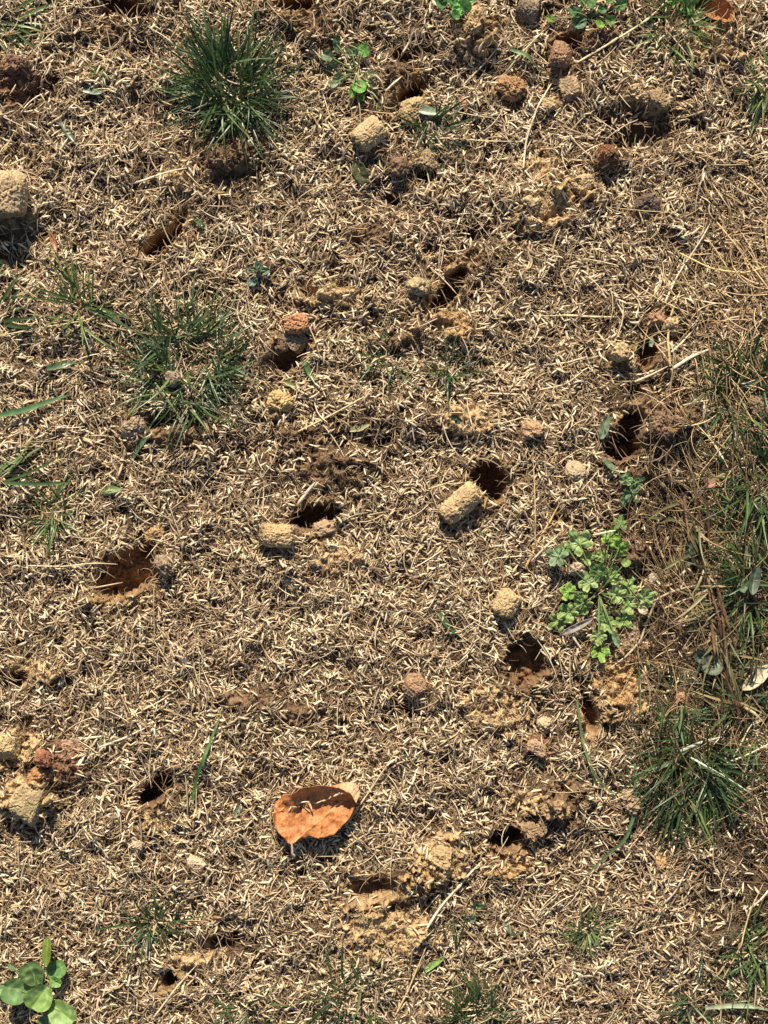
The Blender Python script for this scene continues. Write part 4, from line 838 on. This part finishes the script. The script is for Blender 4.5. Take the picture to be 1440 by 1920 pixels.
weed('seedling', 'tiny dark leaf in the seed left of the centre right sprig', 'seedling', (852, 790), [(854, 788, 12, (0.05, 0.08, 0.06), -.8, 'narrow', 3)], 'narrow')
weed('seedling', 'small grey-green leaf in the seed left of the big brown leaf', 'seedling', (446, 1524), [(446, 1520, 11, (0.16, 0.2, 0.13), 1.3, 'narrow', 3)], 'narrow')

# ------------------------------------------------------------------ dead leaves
def cp(p): return (480 + p[0] / 5.538, 1420 + p[1] / 5.538)
bot = np.array([cp(p) for p in [(192, 545), (205, 640), (232, 725), (300, 800), (350, 850), (398, 862), (470, 805), (530, 795), (556, 778), (585, 788), (625, 798), (700, 795), (800, 775), (875, 705), (900, 665), (960, 612), (1010, 510), (1045, 425)]])
top = np.array([cp(p) for p in [(192, 545), (205, 470), (232, 430), (300, 350), (400, 330), (470, 265), (560, 255), (650, 238), (750, 242), (850, 262), (920, 288), (1000, 335), (1045, 425)]])
out = np.array([cp(p) for p in [(192, 545), (750, 238), (850, 240), (920, 240), (1000, 228), (1045, 232), (1085, 250)]])
nu, nv = 90, 46
uu = np.linspace(0, 1, nu); uu = 0.5 - 0.5 * np.cos(np.pi * uu)
xs = bot[0, 0] + (bot[-1, 0] - bot[0, 0]) * uu
yb = np.interp(xs, bot[:, 0], bot[:, 1]); yt = np.interp(xs, top[:, 0], top[:, 1])
yb += 1.6 * n2(xs / 2.5, xs * 0, 71) + 1.6 * n2(xs / 7, xs * 0, 79); yt += 0.8 * n2(xs / 3, xs * 0, 72)
foldw = sstep(cp((760, 0))[0], cp((1000, 0))[0], xs)
vv = np.concatenate([np.linspace(0, 1, 36), 1 + np.linspace(0.1, 1, 10)])
zb0 = max(Hp(590, 1525), Hp(560, 1530), Hp(630, 1510), Hp(600, 1490), Hp(560, 1500)) + 0.0015
LV = np.zeros((nv, nu, 3))
for j, v in enumerate(vv):
    tv = min(v, 1.0)
    px_ = xs.copy(); py_ = yb + (yt - yb) * tv
    prof = 5.0 * (1 - tv) ** 1.6 + 2.0 + (11.5 * np.clip((tv - 0.5) / 0.5, 0, 1) ** 1.5) * sstep(0.02, 0.30, uu)
    prof = prof + 3.5 * np.exp(-((uu - 0.27) / 0.06) ** 2) * 0.3 + 2.2 * np.abs(uu - 0.45) * (1 - tv)
    if v > 1:                          # rim turned over, its pale back lit by the sun
        k = v - 1
        py_ = py_ - foldw * k * 16 - (1 - foldw) * k * 0.1; px_ = px_ + foldw * k * 8
        prof = prof - k * (7.5 * foldw + 0.3)
    wr = 1.3 * n2(px_ / 20, py_ / 20, 73) + 0.25 * n2(px_ / 3.5, py_ / 3.5, 77) + 0.45 * n2(px_ / 7, py_ / 7, 74)
    LV[j] = np.stack([X(px_), Y(py_), zb0 + (prof + wr) * MM], 1)
lx = (LV[..., 0] / S + 720); ly = 960 - LV[..., 1] / S
# veins: midrib from the stalk (548,1576) to the far tip (668,1478), side veins
ax0, ax1 = np.array([549, 1574]), np.array([668, 1478]); dr = (ax1 - ax0) / np.linalg.norm(ax1 - ax0)
al = (lx - ax0[0]) * dr[0] + (ly - ax0[1]) * dr[1]; ac = -(lx - ax0[0]) * dr[1] + (ly - ax0[1]) * dr[0]
mid = np.exp(-(ac / 1.5) ** 2); side = np.exp(-(((al - np.abs(ac) * 0.8) % 17 - 8.5) / 1.0) ** 2)
LV[..., 2] += (mid * 0.7 + side * 0.5) * MM
cl = np.array([0.56, 0.225, 0.075])[None, None] * (1 + 0.22 * n2(lx / 9, ly / 9, 75) + 0.3 * n2(lx / 3.2, ly / 3.2, 76) + 0.2 * n2(lx / 1.6, ly / 1.6, 78))[..., None] + (mid * 0.14 + side * 0.08)[..., None] * np.array([1, .8, .5])
cl[36:] = cl[36:] * (1 - foldw)[None, :, None] + np.array([0.66, 0.46, 0.28]) * foldw[None, :, None]
spk = np.clip(n2(lx / 2.2, ly / 2.2, 81) - .26, 0, 1)[..., None]; blo = np.clip(n2(lx / 13, ly / 11, 84) + .4 * n2(lx / 4, ly / 4, 85) - .12, 0, .6)[..., None]
cl = cl * (1 - 1.3 * spk) * (1 - 0.75 * blo * np.array([.7, 1, 1.1]))
lz_org = (float(X(590)), float(Y(1525)), zb0)
leaf = empty('fallen_leaf', lz_org)
idx = np.arange(nv * nu).reshape(nv, nu)
F = np.stack([idx[:-1, :-1], idx[:-1, 1:], idx[1:, 1:], idx[1:, :-1]], -1).reshape(-1, 4)
lo = mesh_obj('leaf_blade', LV.reshape(-1, 3), F, col=cl.reshape(-1, 3), mat=M_dead, parent=leaf)
sm = lo.modifiers.new('thick', 'SOLIDIFY'); sm.thickness = 0.0003
def zleaf(px, py):
    d = (lx[:36] - px) ** 2 + (ly[:36] - py) ** 2; return LV[:36].reshape(-1, 3)[d.argmin()][2]
q = np.array([(*[float(X(a)), float(Y(b))], c_) for a, b, c_ in [(549, 1572, zleaf(549, 1572) + .0002), (550, 1582, zleaf(549, 1572) + .0006), (550, 1592, zleaf(549, 1572) + 0.0004), (553, 1597, zleaf(549, 1572) - .001)]])
Vp, Fp = tubes(q[None], np.array([[.0006, .00055, .0007, .0009]]), 6)
mesh_obj('leaf_stalk', Vp, Fp, col=(0.62, 0.44, 0.32), mat=M_dead, parent=leaf)
tag(leaf, 'big curled orange-brown dead leaf lying on the seed below centre', 'dead leaf')
for k, (a, b, az, what) in enumerate([(530, 1514, .7, 'leftmost of the seeds lying on the orange-brown leaf'), (546, 1511, 1.0, 'seed lying steep next to the leftmost seed on the orange-brown leaf'), (556, 1507, 0.0, 'pale seed lying level in the middle of the seeds on the orange-brown leaf'),
                                      (568, 1498, .15, 'upper left seed lying near the shaded part of the orange-brown leaf'), (576, 1512, -.7, 'seed lying just at the shade line on the orange-brown leaf'), (597, 1500, .3, 'seed in the shaded hollow of the orange-brown leaf, left one'),
                                      (612, 1494, .5, 'seed in the shaded hollow of the orange-brown leaf, left of the middle'), (622, 1486, 1.1, 'seed in the shaded hollow of the orange-brown leaf, middle one'), (634, 1482, .6, 'seed in the shaded hollow of the orange-brown leaf, right of the middle'),
                                      (646, 1478, .5, 'rightmost seed in the shaded hollow of the orange-brown leaf'), (583, 1505, -1.1, 'seed lying steep beside the shade line on the orange-brown leaf')]):
    zz = zleaf(a, b) + 0.0008
    V, F4, F3, c = seed_mesh(np.array([a], float), np.array([b], float), 0.0, tilt=0.05, az=np.array([az]), zbase=zz)
    o = mesh_obj('seed', V, F4, F3, c, M_seed, origin=(float(X(a)), float(Y(b)), zz)); tag(o, what, 'seed', 'seeds lying on the orange-brown leaf')
def dead_leaf(label, px, py, l, w_, ang, col, lift, cup=0.6, name='fallen_leaf', cat='dead leaf'):
    n, m_ = 30, 13; t = np.linspace(-1, 1, n)[:, None]; s = np.linspace(-1, 1, m_)[None]
    wd = (1 - np.abs(t) ** 2.2) ** 0.7
    x = t * l / 2 * S + 0 * s; y = s * wd * w_ / 2 * S; a = math.radians(ang)
    z = (cup * (s * wd) ** 2 * w_ / 2 * S) + 0.0006 * n2(x / S / 8, y / S / 8, px) - 0.0003 * np.exp(-(s / 0.12) ** 2)
    cx, cy = float(X(px)), float(Y(py)); Xx = cx + x * math.cos(a) - y * math.sin(a); Yy = cy + x * math.sin(a) + y * math.cos(a)
    Z = samp(HS, Xx, Yy) * 0.4 + Hp(px, py) * 0.6 + lift * MM + z
    Z = np.maximum(Z, samp(HS, Xx, Yy) + 0.001)
    P = np.stack([Xx, Yy, Z], -1).reshape(-1, 3); idx = np.arange(n * m_).reshape(n, m_)
    F = np.stack([idx[:-1, :-1], idx[1:, :-1], idx[1:, 1:], idx[:-1, 1:]], -1).reshape(-1, 4)
    c = np.array(col) * (1 + 0.25 * n2(P[:, 0] / S / 9, P[:, 1] / S / 9, 3))[:, None]
    o = mesh_obj(name, P, F, col=c, mat=M_dead, origin=(cx, cy, float(Z.mean()))); s_ = o.modifiers.new('thick', 'SOLIDIFY'); s_.thickness = 0.0003
    return tag(o, label, cat)
dead_leaf('dark olive dead leaf lying just under the smooth tan plug', 676, 328, 52, 26, -65, (0.07, 0.075, 0.03), 3)
dead_leaf('orange-brown curled dead leaf at the top right edge', 1348, 22, 60, 40, -25, (0.42, 0.18, 0.07), 6, 0.9)
dead_leaf('grey flat dead leaf lying across the lower left of the lobed weed', 1078, 1174, 70, 12, 26, (0.26, 0.23, 0.20), 7)
dead_leaf('grey husk lying in withered grass right of the dull leafy weed', 1266, 900, 42, 8, 2, (0.34, 0.27, 0.20), 4)
dead_leaf('small pink-brown dead leaf in withered grass at right', 1327, 905, 24, 18, 60, (0.40, 0.24, 0.18), 6)
dead_leaf('pale tan husk under the right leaves of the lobed weed', 1200, 1142, 20, 14, -30, (0.62, 0.5, 0.34), 8)
dead_leaf('large pale tan dead blade folded at the right edge above the lower right tuft', 1412, 1268, 70, 24, 40, (0.60, 0.5, 0.33), 9)
dead_leaf('pale papery husk right of the bottom left clover', 160, 1796, 22, 12, -20, (0.66, 0.56, 0.42), 3)
